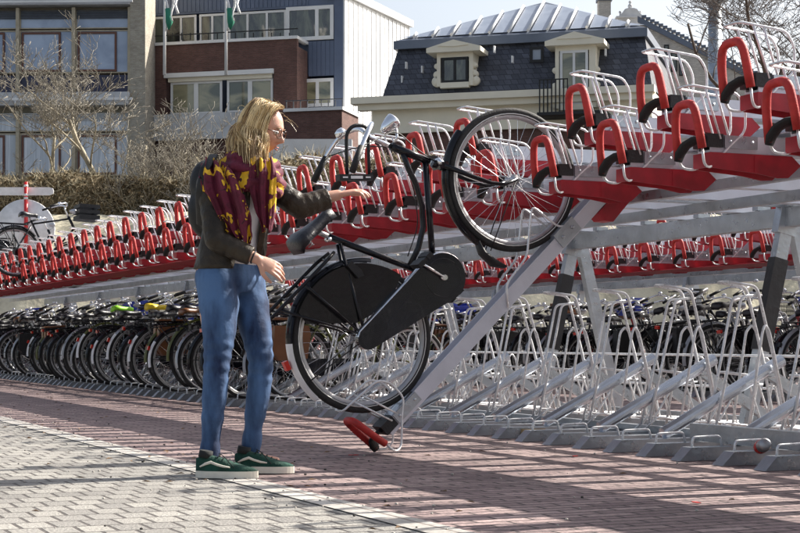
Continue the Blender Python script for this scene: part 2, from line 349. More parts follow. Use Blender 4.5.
def fender(b, cx, cz, r, a0, a1, n, hw=.026):
    for i in range(n):
        p = []
        for a in (a0+(a1-a0)*i/n, a0+(a1-a0)*(i+1)/n):
            ca, sa = math.cos(R(a)), math.sin(R(a))
            for y, dr in ((-hw, -.020), (-hw*.75, -.005), (0, 0), (hw*.75, -.005), (hw, -.020)): p.append((cx+(r+dr)*ca, y, cz+(r+dr)*sa))
        b.add(p, [(j, j+1, j+6, j+5) for j in range(4)], True)
        b.add([(x+ (cx-x)*.008, y*.97, z+(cz-z)*.008) for x, y, z in p], [(j+5, j+6, j+1, j) for j in range(4)], True)
def make_bike(kind='oma', frame=None, det=False, guard=False, saddle=None, fend=None, case=True, carrier=True, basket=None, crate=None, bars='swept', lamp=True, bag=None, striped=False):
    fm = frame or X['paint']; fd = fend or fm; n8 = 12 if det else 6
    root = empty('bicycle')
    HT, HB = Vector((.745, 0, .90)), Vector((.845, 0, .715)); CR = Vector((.875, 0, .66)); FH = Vector((1.117, 0, .35)); BB = Vector((.483, 0, .284)); SC = Vector((.215, 0, .80)); RH = Vector((0, 0, .35))
    b = MB(); b.tube([HT, HB], .020, n8)
    if kind == 'oma':
        b.tube([HT+Vector((.03, 0, -.05)), (.738, 0, .76), (.715, 0, .68), (.665, 0, .585), (.60, 0, .51), (.51, 0, .455), (.40, 0, .42)], .0145, n8)
    elif kind == 'diamond':
        b.tube([HT+Vector((.012, 0, -.03)), SC+Vector((.02, 0, -.04))], .0145, n8)
    else:
        b.tube([HT+Vector((.02, 0, -.03)), (.36, 0, .53)], .016, n8)
    b.tube([HB+Vector((-.01, 0, .02)), BB+Vector((.02, 0, .05))], .0155, n8); b.tube([SC+(BB-SC)*-.02, BB], .0155, n8)
    for sy in (-1, 1):
        b.tube([SC+Vector((.01, .018*sy, -.05)), (.06, .045*sy, .46), (0, .052*sy, .35)], .0085, n8)
        b.tube([BB+Vector((-.02, .022*sy, 0)), (.32, .04*sy, .31), (0, .052*sy, .35)], .0095, n8)
    b.lathe([(0, -.038), (.022, -.038), (.024, -.03), (.024, .03), (.022, .038), (0, .038)], BB, n=12)
    fr = b.build('frame', fm, root)
    b = MB(); b.tube([HB+Vector((.008, 0, -.015)), CR], .021, n8)
    b.box(-.025, .025, -.045, .045, -.014, .014, Matrix.Translation(CR) @ Matrix.Rotation(R(28), 4, 'Y'))
    for sy in (-1, 1):
        b.tube([CR+Vector((0, .036*sy, 0)), (.945, .045*sy, .525), (1.0, .05*sy, .43), (1.05, .052*sy, .375), FH+Vector((0, .052*sy, 0))], [.0125, .012, .0105, .009, .008], n8)
    b.build('fork', fm, root)
    wheel(root, 0, .35, det, striped); wheel(root, 1.117, .35, det, striped)
    b = MB(); fender(b, 1.117, .35, .382, 98, 205 if not det else 200, 14 if not det else 26)
    if det:
        b.cm = 1; b.tube([(.765, 0, .265), (.745, 0, .205), (.755, 0, .13), (.785, 0, .075)], [(.028, .010), (.034, .018), (.038, .022), (.034, .010)], 10, flat=(0, 1, 0))
    b.cm = 1
    for sy in (-1, 1): b.tube([FH+Vector((0, .05*sy, 0)), (.775, .03*sy, .19)], .0032, 5)
    b.build('front_mudguard', [fd, X['blk']], root)
    b = MB(); fender(b, 0, .35, .382, 40, 140, 14 if not det else 26)
    b.cm = 1; fender(b, 0, .35, .3825, 140, 186, 6 if not det else 14); b.cm = 2
    for sy in (-1, 1): b.tube([RH+Vector((0, .055*sy, 0)), (-.355, .03*sy, .40)], .0032, 5)
    b.cm = 3 if (det or striped) else 2; b.box(-.018, .004, -.018, .018, -.022, .022, Matrix.Translation((-.355, 0, .52)) @ Matrix.Rotation(R(20), 4, 'Y'))
    b.build('rear_mudguard', [fd, X['white'] if (det or striped) else fd, X['blk'], X['refl']], root)
    if case:
        b = MB(); out = [(BB.x+.118*math.cos(R(a)), BB.z+.118*math.sin(R(a))) for a in range(-95, 108, 8 if det else 22)]+[(0+.052*math.cos(R(a)), .345+.052*math.sin(R(a))) for a in range(100, 270, 17 if det else 40)]
        b.prism(out, -.072, -.034)
        if det:
            ce = [(BB.x+.119*math.cos(R(a)), -.053, BB.z+.119*math.sin(R(a))) for a in range(-30, 100, 8)]+[(.052*math.cos(R(98)), -.053, .346+.052*math.sin(R(98))), (-.03, -.053, .385)]
            b.cm = 1; b.tube(ce, [(.020, .0085)]*len(ce), 8, flat=(0, 1, 0))
            b.cm = 0; b.tube([(BB.x+.092*math.cos(R(a)), -.0725, BB.z+.092*math.sin(R(a))) for a in range(0, 360, 12)], .002, 5, closed=True)
            b.tube([(.36, -.0725, .235), (.12, -.0725, .292), (.10, -.0725, .31), (.12, -.0725, .33), (.33, -.0725, .345)], .002, 5)
        cc = b.build('chain_case', [X['case_gloss'] if case is True else case, X['chrome']], root)
        if det: bv = cc.modifiers.new('b', 'BEVEL'); bv.width = .014; bv.segments = 4; bv.limit_method = 'ANGLE'; bv.angle_limit = R(50)
    b = MB(); ca = R(108) if det else R(rnd.choice((20, 75, 130)))
    e1 = BB+Vector((.165*math.cos(ca), 0, .165*math.sin(ca)))*1; e1.y = -.092; e2 = BB-Vector((.165*math.cos(ca), 0, .165*math.sin(ca))); e2.y = .085
    b.tube([(BB.x, -.085, BB.z), e1], [(.011, .008), (.008, .006)], 8); b.tube([(BB.x, .05, BB.z), e2], [(.011, .008), (.008, .006)], 8); b.tube([(BB.x, -.095, BB.z), (BB.x, .06, BB.z)], .013, 8)
    cr = b.build('crank', X['chrome'], root)
    for e, sy in ((e1, -1), (e2, 1)):
        b = MB(); y0, y1 = min(e.y, e.y+.1*sy), max(e.y, e.y+.1*sy)
        b.box(e.x-.045, e.x-.012, y0, y1, e.z-.012, e.z+.012); b.box(e.x+.012, e.x+.045, y0, y1, e.z-.012, e.z+.012); b.box(e.x-.012, e.x+.012, y0+.003, y1-.003, e.z-.008, e.z+.008)
        b.build('pedal', X['blk'], cr)
    # seat
    b = MB(); b.tube([SC, SC+Vector((-.035, 0, .075))], .013, n8); b.cm = 0
    for sy in (-1, 1):
        for k in range(4): b.tube([(.10+.014*math.cos(2*math.pi*j/8), .055*sy+.014*math.sin(2*math.pi*j/8), .845+.012*k+.0015*j) for j in range(8)], .0032, 4)
        b.tube([(.25, .012*sy, .873), (.16, .03*sy, .862), (.08, .05*sy, .868)], .0035, 5)
    b.build('seat_post', X['dullchrome'], root)
    b = MB(); rows = []
    for (x, hw, zt) in ((.045, .075, .905), (.06, .098, .925), (.10, .102, .932), (.15, .075, .922), (.21, .038, .915), (.27, .024, .915), (.305, .015, .905)):
        rows.append([(x, -hw, zt-.055), (x, -hw*1.0, zt-.022), (x, -hw*.75, zt-.004), (x, 0, zt), (x, hw*.75, zt-.004), (x, hw, zt-.022), (x, hw, zt-.055)])
    vs = [p for r_ in rows for p in r_]; b.add(vs, [(i*7+j, (i+1)*7+j, (i+1)*7+j+1, i*7+j+1) for i in range(6) for j in range(6)]+[(0, 1, 2, 3, 4, 5, 6), tuple(range(48, 41, -1))]+[(i*7, i*7+6, (i+1)*7+6, (i+1)*7) for i in range(6)], True)
    b.build('saddle', saddle or X['leather'], root)
    # handlebar
    b = MB()
    if bars == 'swept':
        b.tube([HT, (.728, 0, .935), (.695, 0, 1.0), (.69, 0, 1.03)], .0125, n8)
        for sy in (-1, 1): b.tube(rp([(.69, 0, 1.03), (.715, .09*sy, 1.06), (.66, .19*sy, 1.075), (.56, .225*sy, 1.05), (.44, .25*sy, 1.005)], .05, 5), .0115, n8)
        grips = [[(.545, .226*sy, 1.045), (.42, .252*sy, .997)] for sy in (-1, 1)]; LP = Vector((.80, -.0, .96))
    else:
        b.tube([HT, (.72, 0, .955), (.77, 0, .975)], .013, n8)
        for sy in (-1, 1): b.tube(rp([(.77, 0, .975), (.77, .12*sy, .985), (.72, .28*sy, .99)], .04, 4), .0115, n8)
        grips = [[(.745, .19*sy, .988), (.715, .30*sy, .991)] for sy in (-1, 1)]; LP = Vector((.83, 0, .95))
    hb = b.build('handlebar', X['chrome'], root)
    for g in grips:
        b = MB(); b.tube([g[0], [(g[0][i]+g[1][i])/2 for i in range(3)], g[1]], [.0145, .0165, .0155], 10); b.build('grip', X['blk'], hb)
    if lamp:
        b = MB(); M_ = Matrix.Translation(LP) @ Matrix.Rotation(R(0), 4, 'Y')
        b.lathe([(0, -.075), (.014, -.07), (.028, -.045), (.037, -.01), (.040, .012), (.037, .018), (.0, .022)], LP+Vector((.03, 0, .02)), axis='x', n=16)
        b.tube([LP+Vector((.03, 0, -.01)), LP+Vector((.0, 0, -.05)), HT+Vector((.02, 0, .0))], .007, 6); b.build('headlamp', X['chrome'] if det else X['dullchrome'], root)
    b = MB(); b.lathe([(0, .0), (.026, .0), (.03, .01), (.022, .028), (0, .034)], (.64, .12, 1.085), axis='z', n=12); b.build('bell', X['chrome'], hb)
    if carrier:
        b = MB()
        for sy in (-1, 1):
            b.tube(rp([(.17, .03*sy, .745), (.10, .06*sy, .748), (-.27, .062*sy, .745), (-.30, .02*sy, .745)], .03), .009 if det else .007, 6)
            b.tube([(-.05, .062*sy, .742), (.0, .06*sy, .36)], .007, 6); b.tube([(-.22, .062*sy, .742), (.0, .062*sy, .37)], .006, 6)
        for x in (-.28, -.15, 0, .12): b.tube([(x, -.062, .745), (x, .062, .745)], .006, 6)
        ca_ = b.build('carrier', X['paint'], root)
        b = MB(); b.box(-.325, -.30, -.04, .04, .70, .735); b.build('tail_light', X['refl'] if det or guard else X['blk'], ca_)
    if guard:
        b = MB(); pp = [(0+.352*math.cos(R(a)), .35+.352*math.sin(R(a))) for a in range(14, 122, 6)]+[(-.165, .60), (.02, .43), (.10, .405), (.26, .40)]
        for sy in (-1, 1): b.prism(pp, .036*sy-.002, .036*sy+.002)
        b.build('coat_guard', X['vinyl'], root)
    if basket:
        b = MB()
        for k in range(5):
            z = .88+.055*k; g = .012*k
            b.tube(rp([(.86-g, -.15-g, z), (1.10+g, -.15-g, z), (1.10+g, .15+g, z), (.86-g, .15+g, z), (.86-g, -.15-g, z+.001)], .03), .004 if k < 4 else .008, 5)
        for t_ in range(12):
            f_ = t_/12*1.56
            for x, y in ((.86+.24*(t_/11), -.15), (.86+.24*(t_/11), .15)): b.tube([(x, y, .88), (x, y*1.28, 1.10)], .0025, 4)
            b.tube([(1.10, -.15+.3*t_/11, .88), (1.148, (-.15+.3*t_/11)*1.28, 1.10)], .0025, 4); b.tube([(.86+.24*(t_/11), -.15, .88), (.86+.24*(t_/11), .15, .88)], .0025, 4)
        b.build('basket', basket, root)
    if crate:
        b = MB(); b.box(.86, 1.16, -.19, .19, .86, .875)
        for q in ((.86, .872, -.19, .19), (1.148, 1.16, -.19, .19), (.872, 1.148, -.19, -.178), (.872, 1.148, .178, .19)):
            for zz_ in (.876, .95, 1.03): b.box(*q, zz_, zz_+.05)
        b.build('crate', crate, root)
    if bag:
        b = MB()
        for sy in (-1, 1):
            b.prism([(-.24, .70), (.08, .70), (.10, .62), (.07, .40), (-.20, .38), (-.26, .46)], .075*sy-.045, .075*sy+.045 if False else .075*sy+.05)
        b.box(-.24, .08, -.09, .09, .752, .772); b.build('pannier', bag, root)
    if det:
        b = MB(); b.tube(rp([(.474, -.02, .955), (.56, -.02, 1.05), (.61, -.02, 1.10), (.66, -.02, 1.105), (.715, -.02, 1.055), (.64, -.02, .97), (.555, -.02, .875)], .05, 5), .009, 8); ld = b.build('carrier_loop', X['blk'], root)
        b = MB(); Mq = Matrix.Translation((.49, -.03, .925)) @ Matrix.Rotation(R(42), 4, 'Y'); b.box(-.085, .085, -.03, .03, -.014, .014, Mq)
        b.cm = 1; b.box(-.03, .03, -.0315, -.029, -.007, .006, Mq); b.box(-.07, -.045, -.0315, -.029, -.004, .003, Mq); b.box(.045, .07, -.0315, -.029, -.004, .003, Mq)
        b.build('plate', [X['blk'], X['white']], ld)
        b = MB()      # cables
        b.tube(rp([(.55, -.22, 1.04), (.66, -.14, 1.0), (.80, -.05, .95), (.83, -.02, .80), (.86, -.02, .70)], .06, 5), .003, 5)
        b.tube(rp([(.55, .22, 1.04), (.68, .14, .98), (.79, .03, .86), (.72, .02, .70), (.60, .02, .53), (.45, .02, .46)], .06, 5), .003, 5); b.build('cable', X['blk'], root)
        b = MB(); b.lathe([(0, -.02), (.012, -.02), (.012, .02), (0, .02)], (.20, 0, .80), n=10); b.tube([(.868, -.045, .672), (.875, -.03, .69), (.862, .03, .69), (.868, .045, .672)], .016, 8); b.build('clamp', X['chrome'], root)
        b = MB(); b.prism([(.165, .66), (.195, .665), (.205, .60), (.195, .57), (.165, .58)], -.062, -.042); b.build('frame_lock', X['blk'], root)
    return root
# bicycle on the lowered arm
TH = R(44.3); hub_b, hub_z, SCALE = -1.366, .621, 1.12
def armpt(F, U, y=0):                                 # F along the arm, U square to it, measured from the rear hub
    return rk(hub_b+F*math.cos(TH)-U*math.sin(TH), -2.62+y, hub_z+F*math.sin(TH)+U*math.cos(TH))
bk = make_bike('oma', det=True, guard=True, striped=True)
bk.name = 'bicycle'; tag(bk, 'shiny black city bicycle tilted up on the lowered white tray, being loaded', 'bicycle')
bk.location = armpt(0, -.35*SCALE); bk.rotation_euler = Euler((0, -TH, RZ), 'XYZ'); bk.scale = (SCALE,)*3
arm = empty('lowered_tray', armpt(-.30, -.398-.07)); arm.rotation_euler = Euler((0, -TH, RZ), 'XYZ')
tag(arm, 'white loading tray pulled out and tipped to the paving under the black bicycle', 'rack tray')
for k, me in tray_meshes(2.02).items():
    if k == 'red_guard': continue
    link('channel' if k == 'channel' else k, me, arm)
b = MB(); b.prism([(1.80, -.013), (1.80, -.07), (1.84, -.115), (2.02, -.105), (2.06, -.013)], -.058, .058); b.build('red_guard', X['redguard'], arm)
b = MB(); b.box(1.50, 1.66, -.0625, .0625, .0, .09)
for x in (1.54, 1.62): b.lathe([(0, -.07), (.010, -.07), (.010, -.0625)], (x, 0, .045), n=8)
b.build('bracket', X['galv'], arm)
b = MB()     # upper wheel hoop that holds the front wheel
for sy in (-.055, .055): b.tube(rp([(1.02, sy, .0), (1.10, sy, .10), (1.30, sy, .12), (1.52, sy, .30), (1.56, sy, .10), (1.62, sy, .06)], .04), .0065, 6)
b.build('wheel_hoop', X['wire'], arm)

# parked bicycles
cols = {'grey': mat('grey_frame', (.30, .31, .33), .3, .2), 'blue': mat('blue_frame', (.02, .05, .22), .25), 'red': mat('red_frame', (.32, .02, .02), .25),
        'olive': mat('olive_frame', (.09, .10, .015), .35), 'white': mat('white_frame', (.62, .62, .6), .3), 'orange': mat('orange_frame', (.42, .13, .03), .35),
        'lime': mat('lime_cover', (.30, .75, .03), .5), 'yellow': mat('yellow_cover', (.85, .62, .02), .5), 'brown': mat('brown_leather', (.16, .06, .02), .4), 'bluebag': mat('blue_bag', (.03, .06, .4), .5)}
K = [
 (dict(kind='oma', guard=True), 'black step-through bicycle with coat guard'),
 (dict(kind='diamond', frame=cols['grey'], case=False, bars='flat'), 'grey diamond-frame bicycle with flat handlebar'),
 (dict(kind='mixte', frame=cols['blue'], striped=True), 'blue bicycle with white-tipped mudguard'),
 (dict(kind='diamond', striped=True, saddle=cols['brown']), 'black diamond-frame bicycle with brown saddle'),
 (dict(kind='oma', striped=True, basket=X['blk']), 'black bicycle with a black wire front basket'),
 (dict(kind='mixte', frame=cols['white'], case=False, fend=X['rim'], bars='flat'), 'white bicycle with silver mudguards'),
 (dict(kind='oma', frame=cols['red'], fend=X['paint']), 'dark red bicycle with black mudguards'),
 (dict(kind='oma', fend=X['rim'], bag=X['blk']), 'black bicycle with panniers and silver mudguards'),
 (dict(kind='diamond', crate=cols['brown'], frame=cols['grey']), 'grey bicycle with a brown front crate'),
 (dict(kind='oma', crate=cols['bluebag'], guard=True), 'black bicycle with a blue front crate'),
 (dict(kind='mixte', frame=cols['olive'], bars='flat', bag=cols['brown']), 'olive bicycle with brown panniers'),
 (dict(kind='diamond', saddle=cols['white'], striped=True, bars='flat', lamp=False), 'black bicycle with a pale saddle cover'),
]
spec = dict(deck=(dict(kind='diamond', case=True, crate=X['blk']), ''), olive=(dict(kind='oma', frame=cols['olive'], fend=cols['olive'], case=cols['olive'], striped=False), 'olive green bicycle with olive mudguards and chain case'),
    lime=(dict(kind='diamond', saddle=cols['lime'], fend=cols['olive'], striped=True), 'black bicycle with a lime green saddle cover, left of the woman'),
    yellow=(dict(kind='oma', saddle=cols['yellow'], striped=True, fend=X['rim']), 'black bicycle with a yellow saddle cover, left of the woman'),
    orange=(dict(kind='diamond', frame=cols['orange'], fend=cols['orange'], case=False, saddle=cols['brown']), 'orange-brown bicycle in the rear rack behind the empty stands'),
    bag=(dict(kind='oma', bag=cols['bluebag']), 'black bicycle with blue panniers in the rear rack'))
proto = {}
def get_bike(key):
    kw = spec[key][0] if key in spec else K[key][0]
    if key not in proto: proto[key] = make_bike(**kw); return proto[key]
    return copy_tree(proto[key])
def place(key, b, y, z, label, group, pitch=0, jit=1):
    o = get_bike(key); o.location = rk(b, y, z)
    o.rotation_euler = Euler((R(rnd.uniform(-6, 6))*jit, -pitch, RZ+R(rnd.uniform(-4.5, 4.5))*jit), 'XYZ'); o.scale = (1.1 if key in ('yellow', 'lime', 'olive') else rnd.uniform(.92, 1.06) if jit == 1 else 1,)*3; tag(o, label, 'bicycle', group); return o
U1 = ['zeroth', 'first', 'second', 'third', 'fourth', 'fifth', 'sixth', 'seventh', 'eighth', 'ninth', 'tenth', 'eleventh', 'twelfth', 'thirteenth', 'fourteenth', 'fifteenth', 'sixteenth', 'seventeenth', 'eighteenth', 'nineteenth']
def nth(n):
    if n < 20: return U1[n]
    t = ['twenty', 'thirty', 'forty', 'fifty', 'sixty'][n//10-2]
    return (t[:-1]+'ieth') if n % 10 == 0 else t+'-'+U1[n % 10]
n = 0; y = 3.35
while y < 21.4:
    key = {8: 'olive', 16: 'yellow', 20: 'lime'}.get(n, None)
    if key is None: key = rnd.choice((0, 1, 2, 3, 4, 5, 6, 7, 8, 9, 10, 11, 0, 3, 4, 7, 0))
    lab = spec[key][1] if key in spec else K[key][1]+', '+nth(n+1)+' from the right in front rack'
    place(key, .28+rnd.uniform(-.08, .16), y, .055, lab, 'bicycles in the lower row of the front rack', R(5) if n % 2 else 0)
    y += P/2*rnd.choice((1, 1, 1, 1.0, 1.0)); n += 1
y = -3.6; n = 0
while y < 15.8:
    key = {7: 'orange', 12: 'bag'}.get(n)
    if key is None: key = rnd.choice((0, 1, 2, 3, 4, 5, 6, 7, 8, 9, 10, 11, 0, 3, 4, 7, 0))
    lab = spec[key][1] if key in spec else K[key][1]+', '+nth(n+1)+' from the right in rear rack'
    if rnd.random() < .93: place(key, 5.35+.28+rnd.uniform(-.1, .3), y, .055, lab, 'bicycles in the lower row of the rear rack', R(6) if n % 2 else 0)
    y += P/2; n += 1
place('deck', -.5, 12.5, 1.53, 'black bicycle with diamond frame on the upper deck by the white round sign', None, R(-2), .3)
place(0, -.35, 14.6, 1.45, 'black bicycle farther along the upper deck, low behind the red handles', None, 0, .5)

# ------------------------------------------------------------------ small litter
b = MB(); b.box(-.10, .10, -.035, .035, .0, .055); o = b.build('wood_block', mat('raw_wood', (.36, .26, .13), .8, 0, .3, 30)); o.location = rk(.20, -1.62, .003); o.rotation_euler = (0, 0, RZ+.1)
tag(o, 'small raw wood block wedged beneath the rack feet', 'wood block')
o = empty('drink_can', rk(.10, -4.12, .10), (0, R(-78), RZ+1.2)); tag(o, 'crushed red and silver drink can lying on a rack foot', 'can')
b = MB(); b.lathe([(0, -.058), (.024, -.058), (.032, -.05), (.032, .0)], (0, 0, 0), axis='z', n=16); b.build('can_body', X['rim'], o)
b = MB(); b.lathe([(.0322, -.045), (.0335, -.04), (.0335, -.005), (.0322, 0)], (0, 0, 0), axis='z', n=16); b.build('can_label', X['refl'], o)
b = MB(); b.lathe([(.032, .0), (.032, .048), (.025, .058), (0, .056)], (0, 0, 0), axis='z', n=16); b.build('can_top', X['rim'], o)
for i, (px, py) in enumerate(((353, 456), (575, 457), (696, 504))):
    D = .6*1600/(py-342); b = MB(); b.prism([(-.025, -.006), (.01, -.012), (.03, 0), (.008, .010), (-.02, .008)], .001, .004, axis='z')
    o = b.build('litter_scrap', X['red']); o.location = ((px-400)*D/1600, D, .004); o.rotation_euler = (0, 0, i)
    tag(o, ['red scrap of litter beside the lowered tray tip', 'red scrap of litter in front of the rack feet', 'red scrap of litter farthest to the right on the brick paving'][i], 'litter')
lf = random.Random(12); b = MB(); lm = [mat('dry_leaf', (.16, .09, .04), .8, 0, .3, 9), mat('pale_grit', (.5, .47, .42), .9), mat('dark_grit', (.05, .045, .04), .9)]
for i in range(900):
    bb = lf.uniform(-4.6, .1) if i % 3 else -2.4+lf.gauss(0, .25); yy_ = lf.uniform(-6, 14); c = rk(bb, yy_, .006); a = lf.uniform(0, 6.28); b.cm = lf.choice((0, 1, 1, 2)); r_ = lf.uniform(.012, .026) if b.cm == 0 else lf.uniform(.003, .008)
    d1 = Vector((math.cos(a), math.sin(a), 0)); d2 = Vector((-math.sin(a), math.cos(a), 0)); u3 = Vector((0, 0, 1))
    if b.cm == 0: b.add([c-d1*r_, c-d2*r_*.5+u3*.006, c+d1*r_*1.1+u3*.003, c+d2*r_*.5+u3*.008], [(0, 1, 2), (0, 2, 3)])
    else: b.ball(c, (r_, r_*.8, r_*.6), 5, 3)
tag(b.build('leaves_and_grit', lm), 'dry leaf bits and grit scattered over the paving', 'debris', kind='stuff')
#PART2
# ------------------------------------------------------------------ facade frames: local x along the front, y into the building, z up
class Facade:
    def __init__(s, name, px, D, phi, label, cat, z0=2.9):
        s.phi = R(phi); s.o = Vector(((px-400)*D/1600, D, 0)); s.t = Vector((math.cos(s.phi), -math.sin(s.phi), 0)); s.nn = Vector((math.sin(s.phi), math.cos(s.phi), 0))
        s.root = empty(name, s.o, (0, 0, -s.phi)); tag(s.root, label, cat)
    def at(s, px, py, n=0):                           # where the line of sight of a survey point meets the facade plane n metres back
        q = (px-400)/1600; o = s.o+s.nn*n
        a = (q*o.y-o.x)/(s.t.x-q*s.t.y); D = o.y+s.t.y*a
        return a, .6+(342-py)*D/1600
    def x(s, px, n=0): return s.at(px, 100, n)[0]
    def z(s, px, py, n=0): return s.at(px, py, n)[1]
    def part(s, name, m, boxes, parent=None):
        b = MB()
        for q in boxes: b.box(*q)
        return b.build(name, m, parent or s.root)
    def window(s, x0, x1, z0, z1, n, mf, mg, fw=.09, bars=(), cur=None, hb=()):
        f = s.part('window', mf, [(x0, x1, n-.06, n+.04, z0, z0+fw), (x0, x1, n-.06, n+.04, z1-fw, z1), (x0, x0+fw, n-.058, n+.038, z0+fw, z1-fw), (x1-fw, x1, n-.058, n+.038, z0+fw, z1-fw)]+
                   [(q-fw/2, q+fw/2, n-.055, n+.036, z0+fw, z1-fw) for q in bars]+[(x0+fw, x1-fw, n-.05, n+.034, q-fw/2, q+fw/2) for q in hb])
        s.part('pane', mg, [(x0+.02, x1-.02, n+.0, n+.02, z0+.02, z1-.02)], f)
        return f
def glass(name, c1, c2, sc, stretch=(1, 1, 1), rough=.06):
    m = bpy.data.materials.new(name); m.use_nodes = True; t = m.node_tree; b = t.nodes['Principled BSDF']; b.inputs['Roughness'].default_value = rough
    b.inputs['Specular IOR Level'].default_value = .9
    tc = t.nodes.new('ShaderNodeTexCoord'); mp = t.nodes.new('ShaderNodeMapping'); mp.inputs['Scale'].default_value = stretch
    n = t.nodes.new('ShaderNodeTexNoise'); n.inputs['Scale'].default_value = sc; n.inputs['Detail'].default_value = 4; n.inputs['Distortion'].default_value = .8
    r = t.nodes.new('ShaderNodeValToRGB'); r.color_ramp.elements[0].position = .42; r.color_ramp.elements[1].position = .62
    r.color_ramp.elements[0].color = c1+(1,); r.color_ramp.elements[1].color = c2+(1,)
    t.links.new(tc.outputs['Object'], mp.inputs[0]); t.links.new(mp.outputs[0], n.inputs['Vector']); t.links.new(n.outputs[0], r.inputs[0]); t.links.new(r.outputs[0], b.inputs['Base Color'])
    return m
G_blue = glass('blue_tinted_glass', (.20, .26, .38), (.34, .42, .56), .35)
G_dark = glass('dark_room_glass', (.015, .017, .02), (.10, .11, .08), 1.2, (1.6, 1, .5))
G_cur = glass('curtained_glass', (.40, .44, .50), (.62, .66, .72), 5, (1, 1, .05))
G_room = glass('room_glass', (.05, .06, .04), (.30, .28, .17), .8, (.5, 1, 1.2))
cream = mat('cream_paint', (.78, .72, .58), .7, 0, .06, 1.2, .05, 30)
creamf = mat('cream_frame', (.42, .37, .27), .6, 0, .15, 3)
conc = mat('pale_concrete', (.52, .53, .54), .8, 0, .2, 1.2, .2, 20)
ltbrick = brickmat('yellow_grey_brick', (.34, .30, .23), (.45, .41, .33), (.34, .32, .28), .22, .075, .012, .85, vertical=True)
rdbrick = brickmat('red_brown_brick', (.11, .046, .036), (.165, .075, .058), (.12, .095, .085), .22, .075, .010, .85, vertical=True)
brown = mat('brown_frame', (.13, .05, .03), .5)
navy = mat('navy_panel', (.02, .022, .06), .35, 0, .2, 1)
dkslat = mat('dark_blind', (.05, .055, .065), .6, 0, .3, 3)
whitep = mat('white_coated_metal', (.74, .74, .73), .5, 0, .14, .35)
# --- office at the left
F = Facade('office_building', 130, 96, 2, 'grey brick office with wide blue windows in cream frames, far left', 'building')
X0, X1 = F.x(-165), F.x(130); XR = F.x(146)
zt = lambda py: F.z(75, py)
F.part('wall', ltbrick, [(X1+.06, XR, -.25, 3, 2.9, 27), (X0, X1+.06, .6, 12, 2.9, 27), (X0, X1+.055, -.06, .6, 2.9, zt(178)), (X0, X1+.055, -.06, .6, zt(-12), 27)])
F.part('concrete_band', conc, [(X0, X1+.05, -.42, .55, zt(106), zt(93)), (X0, X1+.05, -.42, .55, zt(6), zt(-3))])
F.part('gutter_rail', whitep, [(X0, X1+.3, -.75, -.66, zt(102), zt(99.5)), (X0, X1+.3, -.75, -.66, zt(5), zt(3))]+[(F.x(q), F.x(q+1.2), -.74, -.42, zt(105), zt(99)) for q in (-38, 18, 74, 128)])
for y0 in (0, 103):
    for k in range(5):
        a, b_ = F.x(18-56*(k-1)+56*0-0), F.x(74-56*(k-1))
        a, b_ = F.x(74-56*k), F.x(130-56*k)
        F.part('mullion', creamf, [(b_-.10, b_+.10, -.16, .5, zt(91+y0*.82), zt(8+y0))])
        F.window(a+.1, b_-.1, zt(73+y0), zt(30+y0), .12, creamf, G_blue if y0 == 0 else G_cur, .07, bars=())
        F.window(a+.22, F.x(74-56*k+42.5), zt(71.5+y0), zt(32+y0), .06, brown, G_blue if y0 == 0 else G_cur, .12)
        F.window(a+.1, b_-.1, zt(28.5+y0), zt(10+y0), .12, creamf, G_blue if y0 == 0 else G_cur, .06)
        F.part('blind', dkslat if y0 == 0 else conc, [(a+.12, b_-.12, .02, .05, zt(11+y0+j*1.5), zt(10.2+y0+j*1.5)) for j in range(6 if y0 == 0 else 5)])
        if y0 == 0: F.part('spandrel_panel', navy, [(a+.1, b_-.1, .1, .3, zt(92), zt(75))])
# --- middle building: red-brown brick with slate blue cladding
F = Facade('brick_apartment_building', 146, 99, 15, 'red-brown brick and slate-blue clad building with balcony, behind the woman', 'building')
blue = mat('slate_blue_cladding', (.10, .13, .20), .55, 0, .1, 1)
Z = F.z; XX = F.x
def rib(x0, x1, n, z0, z1, st=.28):
    L = []; x = x0
    while x < x1-.02: L.append((x+.02, min(x+st-.03, x1), n-.03, n, z0, z1)); x += st
    return L
F.part('wall', rdbrick, [(XX(153), XX(297), 0, .3, Z(225, 72.5), Z(225, 42.5)), (XX(153), XX(166), 0, 1.0, 2.9, Z(225, 72.5)), (XX(273.5), XX(297), 0.001, 4, 2.9, Z(225, 72.5)), (XX(166), XX(273.5), .002, .3, 2.9, Z(220, 113)),
   (XX(120), XX(153)-.01, 1.2, 6, 2.9, Z(150, 72))])
F.part('side_return', rdbrick, [(XX(297)-.3, XX(297)-.002, .3, 2.0, Z(297, 75), Z(297, 46))])
F.part('coping', whitep, [(XX(151), XX(298), -.12, .4, Z(225, 42.5), Z(225, 39.6)), (XX(165), XX(274), -.2, .3, Z(220, 76), Z(220, 71.5)), (XX(297)-.3, XX(298), .4, 2, Z(225, 42.5), Z(225, 39.7))])
F.part('cladding', blue, [(XX(100), XX(298), 2.0, 2.6, Z(225, 12, 2), Z(225, -12, 2)), (XX(298), XX(334.5, 1.98), 2.0, 2.6, Z(320, 76, 2), Z(320, 41, 2)), (XX(334.5, 1.98), XX(343, 1.9), 1.9, 2.7, 2.9, Z(340, -3, 1.9)), (XX(298), XX(334.5, 1.98), 2.0, 2.6, Z(320, 7, 2), Z(320, -6, 2)), (XX(100), XX(298), 2.6, 9, 2.9, Z(225, -4)), (XX(298), XX(334.5, 1.98), 2.6, 6, 2.9, Z(320, -4, 2))]
   + rib(XX(298), XX(334), 2.0, Z(320, 76, 2), Z(320, 41, 2)) + rib(XX(100), XX(298), 2.0, Z(225, 10, 2), Z(225, -12, 2)))
